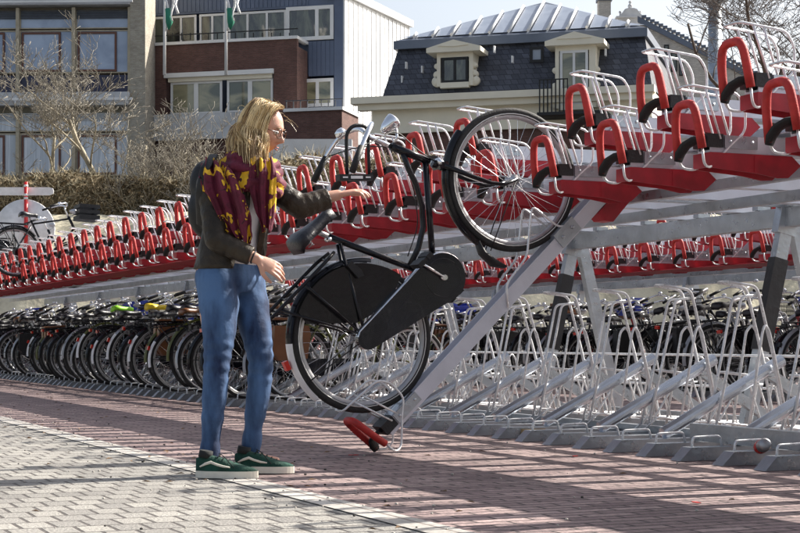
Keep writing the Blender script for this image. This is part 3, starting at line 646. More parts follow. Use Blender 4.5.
for a, c, bars in ((110, 147, 1), (150, 196, 2), (199, 225, 1), (228, 286, 2)):
    x0, x1 = XX(a, 2), XX(c, 2); F.window(x0, x1, Z(225, 48, 2), Z(225, 13, 2), 2.1, whitep, G_dark, .14, bars=[x0+(x1-x0)*(i+1)/(bars+1) for i in range(bars)])
x0, x1 = XX(286.5, 2), XX(334, 2); F.window(x0, x1, Z(310, 40.5, 2), Z(310, 6.5, 2), 1.94, whitep, G_dark, .22, bars=[(x0*.35+x1*.65)])
x0, x1 = XX(298, 2), XX(334, 2); F.window(x0, x1, Z(316, 107, 2), Z(316, 79, 2), 1.94, whitep, G_room, .2, bars=[x0*.45+x1*.55])
for a, c in ((169.5, 195), (195, 221), (226, 249), (249, 272)):
    F.window(XX(a), XX(c), Z(220, 113), Z(220, 80), .22, whitep, G_room, .14)
F.part('blind_box', cream, [(XX(168), XX(272), .0, .2, Z(220, 80), Z(220, 76))])
rail = [(XX(q), XX(q)+.05, -.02, .03, Z(q, 40), Z(q, 33)) for q in range(154, 298, 9)]+[(XX(153), XX(298), -.025, .035, Z(225, 33), Z(225, 32))]
F.part('balcony_rail', X['blk'], rail)
F.part('lower_block', rdbrick, [(XX(285, -1.5), XX(342, -1.5), -1.5, 1.85, 2.9, Z(316, 111, -1.5))])
F.part('lower_coping', whitep, [(XX(284, -1.5), XX(343.5, -1.5), -1.65, 1.86, Z(316, 111, -1.5), Z(316, 107.8, -1.5))])
F.part('balcony_rail', dkslat, [(XX(q, -1.4), XX(q, -1.4)+.05, -1.43, -1.38, Z(q, 108, -1.5), Z(q, 100, -1.5)) for q in range(286, 343, 7)]+[(XX(285, -1.4), XX(343, -1.4), -1.44, -1.37, Z(316, 100, -1.5), Z(316, 99.2, -1.5))])
F.part('screen_panel', conc, [(XX(157), XX(268), -.5, -.3, Z(210, 140), Z(210, 114))])
# white side wall with a sloping roof edge
xs = XX(343, 1.9); q_ = (408-400)/1600; P_ = F.o+F.t*xs; nd_ = (q_*P_.y-P_.x)/(F.nn.x-q_*F.nn.y)       # depth at which the wall ends
zt1 = Z(343, -3, 1.9); zt2 = .6+(342-27)*(P_.y+F.nn.y*nd_)/1600
b = MB(); b.prism([(1.92, 2.9), (nd_, 2.9), (nd_, zt2), (1.92, zt1)], xs-.3, xs+.12, axis='x'); b.prism([(6.5, 2.9), (nd_-.01, 2.9), (nd_-.01, zt2-.05), (6.5, zt2-.05)], xs-8, xs-.3, axis='x')
k = 2.6; sl_ = (zt2-zt1)/(nd_-1.92)
while k < nd_-.3:
    b.prism([(k, 3), (k+.07, 3), (k+.07, zt1-.1+sl_*(k+.07-1.92)), (k, zt1-.1+sl_*(k-1.92))], xs+.12, xs+.17, axis='x'); k += nd_/17
b.build('white_side_wall', whitep, F.root)
b = MB(); b.prism([(1.7, zt1+.01), (nd_+.2, zt2-.01), (nd_+.2, zt2+.45), (1.7, zt1+.5)], xs-1.3, xs+.35, axis='x'); b.build('roof_edge', whitep, F.root)
# flagpoles with furled flags
for px, lab in ((164.5, 'white flagpole with furled white-green flag, left one of the pair'), (226, 'white flagpole with furled white-green flag, right one of the pair')):
    D = 92 if px < 200 else 91; zz = lambda py: .6+(342-py)*D/1600
    o = empty('flagpole', ((px-400)*D/1600, D, zz(75))); tag(o, lab, 'flagpole', 'flagpoles on the brick building')
    b = MB(); b.tube([(0, 0, 0), (0, 0, zz(-30)-zz(75))], [.09, .06], 8); b.build('pole', whitep, o)
    b = MB(); z1, z0 = zz(-25)-zz(75), zz(30)-zz(75)
    for i in range(3):
        q = [(.15+.28*i+.08*math.sin(k*1.3+i), .1*math.sin(k+i*2), z1+(z0-z1)*k/9*(1-.15*i)) for k in range(10)]
        b.cm = 0; b.tube(q, [(.14+.05*math.sin(k*1.7+i), .07) for k in range(10)], 8)
    b.cm = 1; b.tube([(.2, -.1, z0+1.2), (.3, -.12, z0+.4), (.25, -.1, z0)], [.16, .2, .05], 8)
    b.build('flag', [X['white'], mat('flag_green', (.02, .20, .12), .7)], o)
# --- mansard house
F = Facade('mansard_house', 352, 80, 16, 'cream villa with dark slate mansard roof, dormers and glass roof lights', 'house')
Z = F.z; XX = F.x
slate = brickmat('dark_slate', (.042, .046, .060), (.085, .092, .115), (.02, .02, .03), .35, .28, .02, .6, vertical=True)
zinc = mat('zinc_roof', (.13, .15, .19), .45, .4, .12, 1); gl2 = glass('roof_glass', (.22, .26, .33), (.27, .31, .38), .6, rough=.3)
xa, xb = XX(353), XX(651); ze = Z(500, 124); zc0, zc1 = Z(500, 103), Z(500, 92)
F.part('wall', cream, [(xa+.9, xb, .3, 12, ze, zc1-.1)]); F.part('brick_wall', rdbrick, [(xa+1.0, xb-.05, .4, 11.9, 2.9, ze)])
F.part('cornice', cream, [(xa-.0, xb+.2, -.45, .29, zc1-.35, zc1-.02), (xa+.3, xb+.1, -.2, .295, zc1-.65, zc1-.352), (xa+.8, xb+.05, .1, .296, ze-.25, ze+.1), (xa+.6, xb, .0, .297, zc0-.1, zc0+.05)])
x0b, x1b = XX(382), XX(652); x0t, x1t = XX(398, 1.6), XX(645, 1.6); zr = Z(500, 45, 1.6)
b = MB(); b.add([(x0b, 0, zc1-.05), (x1b, 0, zc1-.05), (x1t, 1.6, zr), (x0t, 1.6, zr), (x0b, 12, zc1-.05), (x1b, 12, zc1-.05), (x1t, 10.4, zr), (x0t, 10.4, zr)], [(0, 1, 2, 3), (1, 5, 6, 2), (5, 4, 7, 6), (4, 0, 3, 7), (3, 2, 6, 7)])
rf = b.build('roof', slate, F.root)
zq = zr+.42; b = MB(); b.box(x0t-.15, x1t+.15, 1.3, 10.6, zr, zq); ap = (XX(545, 6), 6, Z(545, 2, 6)); c4 = [(x0t-.1, 1.35, zq), (x1t+.1, 1.35, zq), (x1t+.1, 10.5, zq), (x0t-.1, 10.5, zq)]
b.add(c4+[ap], [(0, 1, 4), (1, 2, 4), (2, 3, 4), (3, 0, 4)]); b.build('zinc_hip', zinc, rf)
ax = Vector(ap); L0, R0_ = Vector(c4[0]), Vector(c4[1]); nrm = (R0_-L0).cross(ax-L0).normalized(); nrm = -nrm if nrm.y > 0 else nrm
m1 = MB(); m2 = MB(); e = (R0_-L0)
upd = (ax-(L0+e*((ax-L0).dot(e)/e.length_squared)))
tax = (ax-L0).dot(e)/e.length_squared
NP = 13
for i in range(NP):
    t0, t1 = (i+.12)/NP, (i+.88)/NP
    def top(t): return .96*min(t/tax, (1-t)/(1-tax))
    h0, h1 = min(top(t0), .9), min(top(t1), .9)
    if max(h0, h1) < .1: continue
    P0 = lambda t, h: L0+e*t+upd*h+nrm*.05
    hb = .06
    if h0 > hb+.02 or h1 > hb+.02:
        q = [P0(t0, hb), P0(t1, hb), P0(t1, max(hb, h1)), P0(t0, max(hb, h0))]; m1.add(q, [(0, 1, 2, 3)])
    tm = i/NP; hh = min(top(tm), .93)
    if hh > .1: m2 = MB(); m2.tube([P0(tm, .03)+nrm*.08, P0(tm, hh)+nrm*.08], .085, 4); m2.build('white_roof_bar', whitep, rf)
m1.build('roof_light', gl2, rf)
def dormer(pl, pr, pt, pb, pw0, pw1, ptop, door=False):
    n = -.05; zz = lambda py: Z((pl+pr)/2, py)
    b = MB(); xl, xr = XX(pl, n), XX(pr, n); zb, ztp, zap = zz(pb), zz(ptop), zz(pt)
    d = F.part('dormer', cream, [(xl+.35, XX(pw0, n)-.05, n, 2.2, zb, ztp), (XX(pw1, n)+.05, xr-.35, n, 2.2, zb, ztp), (XX(pw0, n)-.05, XX(pw1, n)+.05, n, 2.2, ztp-.22, ztp), (XX(pw0, n)-.05, XX(pw1, n)+.05, n-.1, 2.2, zb-.1, zb+.16)])
    b = MB(); b.prism([(xl-.1, ztp), (xr+.1, ztp), (xr+.1, ztp+.22), ((xl+xr)/2, zap), (xl-.1, ztp+.22)], n-.35, 2.2)
    b.prism([(xl+.5, ztp+.3), (xr-.5, ztp+.3), ((xl+xr)/2, zap-.35)], n-.40, n-.34); b.build('pediment', cream, d)
    b = MB()
    for sx, x in ((1, xl+.33), (-1, xr-.33)):
        for zc_, r_ in ((zb+.25, .26), (zb+(ztp-zb)*.36, .18), (zb+(ztp-zb)*.62, .14)): b.lathe([(0, -.2), (r_, -.2), (r_, .2), (0, .2)], (x, n+.25, zc_), n=16)
    b.build('scroll', cream, d)
    F.window(XX(pw0, n), XX(pw1, n), zb+.16, ztp-.22, -.02, X['blk'] if not door else whitep, G_dark if not door else G_room, .12, bars=[(XX(pw0, n)+XX(pw1, n))/2])
dormer(430, 480, 41, 86, 441.5, 468, 53)
dormer(548, 603, 33, 108, 560, 588, 46, True)
F.window(XX(529, .5), XX(543, .5), Z(536, 62, .5), Z(536, 46, .5), .7, X['blk'], gl2, .14)
b = MB()
for q in range(539, 568, 4): b.box(XX(q, -1.4), XX(q, -1.4)+.06, -1.43, -1.37, Z(552, 112, -1.4), Z(552, 80, -1.4))
b.box(XX(539, -1.4), XX(567, -1.4)+.06, -1.44, -1.36, Z(552, 80, -1.4), Z(552, 79, -1.4)); b.box(XX(537, -1.4), XX(606, -1.4), -1.45, .2, Z(552, 115, -1.4), Z(552, 112, -1.4))
b.build('balcony', X['blk'], F.root)
b = MB()
for x, y in ((403, 80), (407, 66), (495, 50), (513, 60), (606, 53), (423, 70)):
    xx_, zz_ = F.at(x, y, .7); b = MB(); b.box(xx_-.035, xx_+.035, .45, .72, zz_-.17, zz_+.17); b.build('snow_hook', whitep, rf)
# gabled neighbour, chimney, ornament, mast
F = Facade('brick_gable_house', 650, 96, 14, 'pale brick gable with stepped tile edge, to the right of the slate roof', 'house')
Z = F.z; XX = F.x
pale = brickmat('pale_house_brick', (.50, .47, .42), (.62, .58, .52), (.45, .42, .38), .22, .075, .01, .85, vertical=True)
b = MB(); b.prism([(XX(640), 2.9), (XX(790), 2.9), (XX(790), Z(760, 96)), (XX(640), Z(640, 24))], 0, 8); b.build('wall', pale, F.root)
b = MB(); b.prism([(XX(638), Z(640, 23)+.02), (XX(791), Z(760, 96)-.28), (XX(791), Z(760, 96)+.08), (XX(638), Z(640, 23)+.38)], -.25, .15)
for i in range(34):
    t = i/34; x = XX(642)+(XX(788)-XX(642))*t; z_ = Z(640, 23)+.38+(Z(760, 96)+.08-Z(640, 23)-.38)*((x-XX(638))/(XX(791)-XX(638))); b.box(x, x+.28, -.28, .2, z_, z_+.16)
b.build('tile_edge', zinc, F.root)
for a, c, t_, bt in ((664, 669, 45, 66), (671, 677, 53, 72), (679, 683, 60, 76)): F.window(XX(a), XX(c), Z(a, bt), Z(a, t_), -.02, X['blk'], G_dark, .06)
zz = lambda py, D: .6+(342-py)*D/1600
D = 100; o = empty('chimney', ((604-400)*D/1600, D, zz(40, D))); tag(o, 'pale square chimney rising behind the glass roof ridge', 'chimney')
b = MB(); b.box(-.38, .38, -.38, .38, 0, zz(2, D)-zz(40, D)); b.build('stack', pale, o)
b = MB(); b.box(-.46, .46, -.46, .46, zz(2, D)-zz(40, D), zz(-1, D)-zz(40, D)); b.tube([(0, 0, zz(-1, D)-zz(40, D)), (0, 0, zz(-10, D)-zz(40, D))], .2, 8); b.build('cap', zinc, o)
D = 102; h0 = zz(60, D); o = empty('ornamental_gable', ((631-400)*D/1600, D, h0)); tag(o, 'ornate pale stone gable top with finial peeking over the roof', 'gable')
b = MB(); k = D/1600
b.prism([(-14*k, 0), (14*k, 0), (13*k, (60-17)*k), (9*k, (60-13)*k), (6*k, (60-9)*k), (3*k, (60-8)*k), (-3*k, (60-8)*k), (-6*k, (60-9)*k), (-9*k, (60-13)*k), (-13*k, (60-17)*k)], 0, .8); b.build('gable_wall', conc, o)
b = MB(); b.box(-15*k, 15*k, -.15, .9, 42*k, 43.5*k)
for x, z_, r_ in ((0, 55, 2.4), (0, 59, 1.6), (-10, 49, 1.5), (10, 49, 1.5), (0, 62, .8)): b.ball((x*k, .4, z_*k), r_*k, 10, 8)
for x in (-10, 10, 0): b.tube([(x*k, .4, 42*k), (x*k, .4, (49 if x else 60)*k)], [1.4*k, .6*k], 8)
b.build('finial', conc, o)
D = 60; o = empty('steel_mast', ((715-400)*D/1600, D, 2.9)); tag(o, 'thick grey segmented steel mast behind the upper racks at right', 'mast')
b = MB(); H_ = zz(4, D)-2.9; b.tube([(0, 0, 0), (0, 0, H_)], [.30, .25], 20)
z_ = 1.0
while z_ < H_: b.lathe([(.30-.05*z_/H_, 0), (.318-.05*z_/H_, .02), (.30-.05*z_/H_, .05)], (0, 0, z_), axis='z', n=20); z_ += .42
b.build('mast_tube', X['galv'], o)
b = MB(); b.lathe([(.2, 0), (.5, .1), (.52, .3), (.5, .5), (.2, .55)], (0, 0, H_), axis='z', n=20)
for i in range(10): a = i*.628; b.tube([(.5*math.cos(a), .5*math.sin(a), H_+.3), (.62*math.cos(a), .62*math.sin(a), H_+1.2)], .025, 5)
b.build('mast_head', X['galv'], o)
# round sign
D = 36.2; k = D/1600; o = empty('round_sign', ((26-400)*k, D, 2.2)); tag(o, 'white round sign with crossbar on a red and white post, far left', 'sign')
H = lambda py: .6+(342-py)*k-2.2
b = MB(); b.tube([(0, 0, 0), (0, 0, H(182))], .045, 10)
b.cm = 1
for py in (187, 196, 199.5): b.tube([(0, 0, H(py)), (0, 0, H(py-2.2))], .048, 10)
b.build('post', [mat('sign_red', (.55, .02, .02), .4), X['white']], o)
b = MB(); b.lathe([(0, .07), (30*k, .07), (30*k, .11), (0, .11)], (-2*k, 0, H(229)), n=48); b.build('disc', X['white'], o)
b = MB(); c_ = [(-40*k+0, H(195)), (23*k, H(195)), (26.5*k, H(193.5)), (27*k, H(190.5)), (26*k, H(188)), (23*k, H(187)), (-40*k, H(187))]; b.prism(c_, .065, .10); b.build('crossbar', X['white'], o)

# ------------------------------------------------------------------ vegetation
barkp = mat('pale_bark', (.32, .28, .20), .85, 0, .3, 6, .4, 40); barkd = mat('dark_bark', (.10, .07, .05), .85, 0, .3, 6, .4, 40)
twigp = mat('pale_twig', (.25, .225, .18), .8, 0, .3, 8); twigd = mat('dark_twig', (.13, .11, .10), .85, 0, .3, 8)
def bare_tree(name, loc, h, seed, label, cat, mb, mt, levels=5, spread=.55, lean=(0, 0), twigr=.010, trunkr=None, stems=1, group=None, kids=(2, 4), base=.3):
    rr_ = random.Random(seed); o = empty(name, loc); tag(o, label, cat, group); T = MB(); W_ = MB(); tr = trunkr or h*.02
    def grow(p, d, L, r, lv):
        pts = [p]; n = 5 if lv > 1 else 4
        for i in range(n):
            d = (d+Vector((rr_.gauss(0, .14), rr_.gauss(0, .14), rr_.gauss(.03, .10)))).normalized(); pts.append(pts[-1]+d*L/n)
        r1 = max(r*.5, twigr*.5); B_ = T if lv >= levels-1 else W_
        B_.tube(pts, [r+(r1-r)*i/n for i in range(n+1)], 8 if lv >= levels-1 else (5 if lv > 1 else 3))
        if lv == 0: return
        for k in range(rr_.randint(*kids)+(2 if lv == levels else 0)):
            t = rr_.uniform(base if lv == levels else .2, 1); i = min(int(t*n), n-1); q = pts[i].lerp(pts[i+1], t*n-i)
            a = rr_.uniform(0, 2*math.pi); tv = Vector((math.cos(a), math.sin(a), rr_.uniform(-.1, .5)))
            nd = (d*(1-spread)+tv*spread).normalized(); grow(q, nd, L*rr_.uniform(.5, .75), max(r1*rr_.uniform(.5, .85), twigr*.5), lv-1)
    for s_ in range(stems):
        a = rr_.uniform(0, 6.28); sp_ = .35 if stems > 1 else 0
        grow(Vector((sp_*.4*math.cos(a), sp_*.4*math.sin(a), -.1)), Vector((lean[0]+sp_*math.cos(a), lean[1]+sp_*math.sin(a), 1)).normalized(), h*.55, tr, levels)
    T.build('trunk', mb, o); W_.build('crown', mt, o); return o
def gx(px, D): return (px-400)*D/1600
bare_tree('bare_tree', (gx(112, 39.5), 39.5, 3.6), 5.0, 11, 'bare pale-twigged tree with upright forked stems before the grey brick office', 'tree', barkp, twigp, 5, .5, twigr=.012, trunkr=.09, kids=(3, 4), group='bare trees before the office', base=.1)
bare_tree('bare_tree', (gx(62, 40), 40, 3.6), 4.2, 4, 'bare pale tree leaning left, leftmost before the office windows', 'tree', barkp, twigp, 5, .5, (-.35, 0), twigr=.012, trunkr=.07, kids=(3, 4), group='bare trees before the office', base=.1)
bare_tree('bare_tree', (gx(140, 40.5), 40.5, 3.6), 3.8, 21, 'bare pale tree at the corner of the grey brick office', 'tree', barkp, twigp, 5, .55, (.2, 0), twigr=.012, trunkr=.06, group='bare trees before the office', base=.1)
for i, (px, h, sd, lab) in enumerate(((165, 3.4, 31, 'pale bare shrub left of the grey screen panel'), (188, 3.8, 32, 'tall pale bare shrub before the grey screen panel, left of the woman'), (214, 3.0, 33, 'pale bare shrub directly behind the woman\'s shoulder'), (300, 2.6, 34, 'thin bare shrub with curved twigs right of the woman\'s head'), (25, 2.4, 35, 'low pale bare shrub behind the round sign'))):
    bare_tree('bare_shrub', (gx(px, 38.7+.3*i), 38.7+.3*i, 3.55), h*.78, sd, lab, 'shrub', barkp, twigp, 4, .5, twigr=.011, trunkr=.03, stems=4 if i != 3 else 1, group='bare shrubs along the hedge', base=.05)
bare_tree('bare_tree', (gx(768, 34), 34, 1.4), 9.5, 8, 'dark bare tree with wide branches at the upper right', 'tree', barkd, twigd, 6, .6, twigr=.010, trunkr=.14, kids=(3, 4), group='dark bare trees at the right')
bare_tree('bare_tree', (gx(860, 38), 38, 2.6), 9.5, 15, 'dark bare tree farther right, partly outside the picture', 'tree', barkd, twigd, 6, .6, twigr=.010, trunkr=.14, kids=(3, 4), group='dark bare trees at the right')
hm = [mat('dry_hedge_leaf', (.20, .15, .08), .8, 0, .3, 3), mat('pale_hedge_twig', (.36, .31, .20), .8, 0, .3, 3), mat('dark_hedge_twig', (.07, .055, .03), .9)]
def hedge(x0, x1, y0, y1, z0, z1, n, label, seed, sz=.07):
    rr_ = random.Random(seed); b = MB()
    for i in range(n):
        x = rr_.uniform(x0, x1); topz = z1+.10*noise1(x*1.3)+.05*noise1(x*5); f_ = rr_.random(); y = y0+(y1-y0)*f_**1.6; z = z0+(topz-z0)*rr_.random()**.7
        c = Vector((x, y+.06*noise1(x*3+z*4), z)); b.cm = rr_.choice((0, 0, 1, 2, 1))
        d = Vector((rr_.gauss(0, 1), rr_.gauss(0, 1), rr_.gauss(0, 1)+.5)).normalized()
        if b.cm == 0: u_ = d.orthogonal().normalized(); s_ = sz*rr_.uniform(.5, 1); b.add([c-u_*s_, c+d*s_, c+u_*s_, c-d*s_], [(0, 1, 2, 3)])
        else: u_ = d.orthogonal().normalized()*.009; L = sz*rr_.uniform(2, 5); b.add([c-u_, c+u_, c+d*L+u_*.4, c+d*L-u_*.4], [(0, 1, 2, 3)])
    o = b.build('hedge', hm); tag(o, label, 'hedge'); return o
hedge(gx(-30, 38.5), gx(196, 38.5), 38.3, 39.4, 3.5, zz(178, 38.5), 12000, 'long clipped leafless brown hedge before the grey brick office', 1)
hedge(gx(200, 38.5), gx(470, 38.5), 38.3, 39.6, 3.3, zz(159, 38.5), 17000, 'brown leafless hedge before the brick building, right of the woman', 2)
b = MB(); b.box(gx(-40, 41), gx(480, 41), 40.6, 40.75, 3.7, 4.1); tag(b.build('garden_wall', whitep), 'low white wall behind the hedges', 'wall')
b = MB(); b.box(gx(265, 44), gx(352, 44), 44, 44.4, 2.9, zz(139, 44)); tag(b.build('low_wall', conc), 'pale concrete wall before the brick building, right of the woman\'s head', 'wall')
# ------------------------------------------------------------------ the woman
KW = 7.34/1600
def W(px, py, dy=0):
    k = (7.34+dy)/1600; return Vector(((px-400)*k, 7.34+dy, .6+(342-py)*k))
skin = mat('skin', (.56, .31, .22), .5, 0, .10, 9, .05, 90); skin.node_tree.nodes['Principled BSDF'].inputs['Subsurface Weight'].default_value = .15
skin.node_tree.nodes['Principled BSDF'].inputs['Subsurface Scale'].default_value = .01
woman = empty('person', W(232, 474)); tag(woman, 'blonde woman in maroon-yellow scarf, dark jacket and blue jeans loading the black bicycle', 'person')
inv = Matrix.Translation(-woman.location)
def wb(b, name, m, parent=None):
    b.v = [tuple(Vector(p)-woman.location) for p in b.v]; return b.build(name, m, parent or woman)
def remesh(o, vox, it=4):
    r_ = o.modifiers.new('r', 'REMESH'); r_.mode = 'VOXEL'; r_.voxel_size = vox; r_.use_smooth_shade = True
    s_ = o.modifiers.new('s', 'SMOOTH'); s_.factor = .5; s_.iterations = it
ff = Vector((.76, -.65, 0)).normalized(); rr = Vector((ff.y, -ff.x, 0))           # facing, her right hand side
Hc = W(263, 129, .02); hf = Vector((.90, -.30, -.32)).normalized(); hr = hf.cross(Vector((0, 0, 1))).normalized(); hu = hr.cross(hf).normalized()
HM = Matrix((hf, -hr, hu)).transposed()       # head axes: x forward, y left, z up
def hp(x, y, z): return Hc+hf*x-hr*y+hu*z
body = MB()
# head with facial relief
NA, NE = 72, 56; vs = []
def g(a, b_, s_): return math.exp(-((a/s_)**2+(b_/s_)**2)) if False else math.exp(-(a*a+b_*b_)/(s_*s_))
for i in range(NE+1):
    e = math.pi*(i/NE-.5)
    for j in range(NA):
        a = 2*math.pi*j/NA-math.pi
        x, y, z = math.cos(e)*math.cos(a), math.cos(e)*math.sin(a), math.sin(e)
        px_, py_, pz = .098*x, .076*y, (.112 if z > 0 else .118)*z
        if z < 0: py_ *= 1-.32*z*z; px_ = px_*(1-.05*z*z)-.004*(-z)
        if x > 0:
            Y, Zz = py_, pz
            px_ -= .006*math.exp(-(Y/.09)**2-((Zz-.0)/.05)**2)
            px_ += .026*math.exp(-(Y/.011)**2)*(math.exp(-((Zz+.028)/.016)**2)+.45*math.exp(-((Zz+.008)/.02)**2))    # nose
            px_ += .006*math.exp(-(Y/.014)**2*.6-((Zz+.034)/.009)**2)
            px_ -= .010*math.exp(-((abs(Y)-.031)/.017)**2-((Zz-.004)/.013)**2)          # eye sockets
            px_ += .005*math.exp(-(Y/.045)**2-((Zz-.028)/.012)**2)                      # brow
            px_ += .0075*math.exp(-(Y/.022)**2-((Zz+.060)/.007)**2)+.0065*math.exp(-(Y/.020)**2-((Zz+.073)/.006)**2)  # lips
            px_ += .011*math.exp(-(Y/.022)**2-((Zz+.100)/.017)**2)                      # chin
            px_ += .004*math.exp(-((abs(Y)-.042)/.02)**2-((Zz+.03)/.02)**2)             # cheek
        vs.append(hp(px_, py_, pz))
body.add(vs, [(i*NA+j, i*NA+(j+1) % NA, (i+1)*NA+(j+1) % NA, (i+1)*NA+j) for i in range(NE) for j in range(NA)], True)
for sy in (-1, 1): body.ball(hp(-.008, .073*sy, -.012), (.018, .008, .030), 10, 8, HM)
neckb = W(246, 176, .02)
body.tube([Hc-Vector((.015, 0, .06)), Hc.lerp(neckb, .55)-Vector((.012, 0, 0)), neckb, neckb-Vector((0, 0, .05))], [.054, .052, .058, .08], 16)
# trunk
chest = W(236, 205); waist = W(230, 245); hip = W(230, 268)
body.tube([neckb-Vector((0, 0, .02)), W(242, 186), chest, W(232, 226), waist, W(230, 262), hip, W(230, 282)], [(.07, .06), (.145, .08), (.150, .105), (.13, .095), (.12, .09), (.145, .10), (.155, .11), (.13, .10)], 24, flat=rr)
def limb(B_, pts, rs, n=16, flat=None):
    B_.tube(pts, rs, n, flat=flat)
    B_.ball(pts[0], rs[0] if not isinstance(rs[0], tuple) else min(rs[0]), 12, 8); B_.ball(pts[-1], rs[-1] if not isinstance(rs[-1], tuple) else min(rs[-1]), 12, 8)
RS, RE, RW = W(211, 183, -.10), W(216, 240, -.19), W(257, 259, -.20)
LS, LE, LW = W(266, 183, .10), W(300, 204, .10), W(338, 195, .16)
limb(body, [RS, RS.lerp(RE, .5), RE], [.052, .045, .038]); limb(body, [RE, RE.lerp(RW, .3), RE.lerp(RW, .7), RW], [.038, .037, .029, .024])
limb(body, [LS, LS.lerp(LE, .5), LE], [.052, .045, .038]); limb(body, [LE, LE.lerp(LW, .3), LE.lerp(LW, .7), LW], [.038, .037, .030, .025])
def hand(B_, wr, d, nrm, tip_curl, thumb_side, lens=(.068, .076, .071, .056), spread=.07):
    d = d.normalized(); nrm = (nrm-d*nrm.dot(d)).normalized(); sd = d.cross(nrm).normalized()*thumb_side     # sd points to the thumb side
    pc = [wr, wr+d*.025, wr+d*.055, wr+d*.085]
    B_.tube(pc, [(.022, .017), (.030, .014), (.036, .0135), (.035, .011)], 16, flat=sd); B_.ball(wr, .020, 12, 8)
    for i in range(4):
        off = (.0265-.0177*i); root = wr+d*(.084-.004*abs(i-1.2))+sd*off; dd = (d+sd*(spread*(1.5-i))).normalized(); L = lens[i]; ax_ = dd.cross(nrm).normalized()
        pts = [root-dd*.02, root]; c = tip_curl[i]; cur = 0
        for fr_, cc in ((.42, .5), (.32, .9), (.26, .6)):
            cur += c*cc; q = Matrix.Rotation(cur, 3, ax_) @ dd; q = q if (q-dd).dot(nrm) >= 0 or c == 0 else Matrix.Rotation(-cur, 3, ax_) @ dd
            pts.append(pts[-1]+q*L*fr_)
        B_.tube(pts, [.0092, .0095, .0088, .0080, .0066], 10); B_.ball(pts[-1], .0067, 10, 8)
        for p_, r_ in zip(pts[1:4], (.0096, .0091, .0083)): B_.ball(p_, r_, 10, 8)
    tb = wr+d*.030+sd*.024; t1 = tb+(d*.55+sd*.62+nrm*.25).normalized()*.034; t2 = t1+(d*.85+sd*.25+nrm*.35).normalized()*.030; t3 = t2+(d*.92+sd*.05+nrm*.35).normalized()*.024
    B_.tube([wr+d*.012+sd*.008, tb, t1, t2, t3], [.013, .0135, .0112, .0102, .0075], 10); B_.ball(t3, .0078, 10, 8)
    return t3
hand(body, LW, W(372, 188, .17)-W(338, 195, .16), Vector((.05, .25, -1)), (.35, .45, .5, .6), 1 if True else -1)
hand(body, RW, W(286, 274, -.18)-W(257, 259, -.20), Vector((.1, .75, -.5)), (.25, .35, .45, .5), -1)
HR, HL = W(214, 272, -.07), W(243, 273, .07)
KR, KL = W(218, 362, -.13), W(261, 360, .0)
AR, AL = W(210, 456, -.13), W(251, 448, .03)
limb(body, [HR, HR.lerp(KR, .5), KR], [.085, .072, .052]); limb(body, [KR, KR.lerp(AR, .3), AR], [.050, .050, .032])
limb(body, [HL, HL.lerp(KL, .5), KL], [.085, .072, .052]); limb(body, [KL, KL.lerp(AL, .3), AL], [.050, .050, .032])
for A_ in (AR, AL): body.tube([A_-Vector((.04, 0, .04)), A_+Vector((.03, -.005, -.05)), A_+Vector((.13, -.02, -.062))], [.025, .03, .02], 12)
bo = wb(body, 'body', skin); remesh(bo, .0042, 3)
# eyes, brows, lips
b = MB()
for sy in (-1, 1): b.ball(hp(.083, .030*sy, .003), .0105, 12, 8)
b.cm = 1
for sy in (-1, 1): b.ball(hp(.0908, .030*sy, .002), (.0035, .0048, .0048), 10, 8, HM)
wb(b, 'eyes', [mat('eye_white', (.7, .68, .65), .25), mat('iris', (.05, .07, .09), .2)])
b = MB(); b.tube([hp(.0925, -.018, -.0625), hp(.0975, -.008, -.0605), hp(.0985, 0, -.0612), hp(.0975, .008, -.0605), hp(.0925, .018, -.0625)], [.0015, .0028, .0026, .0028, .0015], 8)
b.tube([hp(.090, -.016, -.070), hp(.0965, 0, -.072), hp(.090, .016, -.070)], [.0015, .0038, .0015], 8); wb(b, 'lips', mat('lips', (.40, .11, .09), .45))
b = MB()
for sy in (-1, 1): b.tube([hp(.091, .017*sy, .021), hp(.0925, .030*sy, .026), hp(.084, .046*sy, .021)], [.002, .003, .0015], 6)
wb(b, 'eyebrows', mat('brow_hair', (.22, .13, .06), .7))
b = MB(); tort = mat('tortoiseshell', (.07, .03, .015), .25, 0, .5, 80)
for sy in (-1, 1):
    b.tube([hp(.104-.006*abs(math.cos(a))-.004*(1 if math.cos(a)*1 > 0 else 0), .031*sy+.024*math.cos(a)*sy, .001+.0195*math.sin(a)) for a in [2*math.pi*i/20 for i in range(20)]], .0021, 6, closed=True)
    b.tube([hp(.097, .054*sy, .006), hp(.05, .078*sy, .006), hp(-.005, .080*sy, .002)], .0022, 6)
b.tube([hp(.104, -.008, .006), hp(.108, 0, .008), hp(.104, .008, .006)], .002, 6); wb(b, 'glasses', tort)
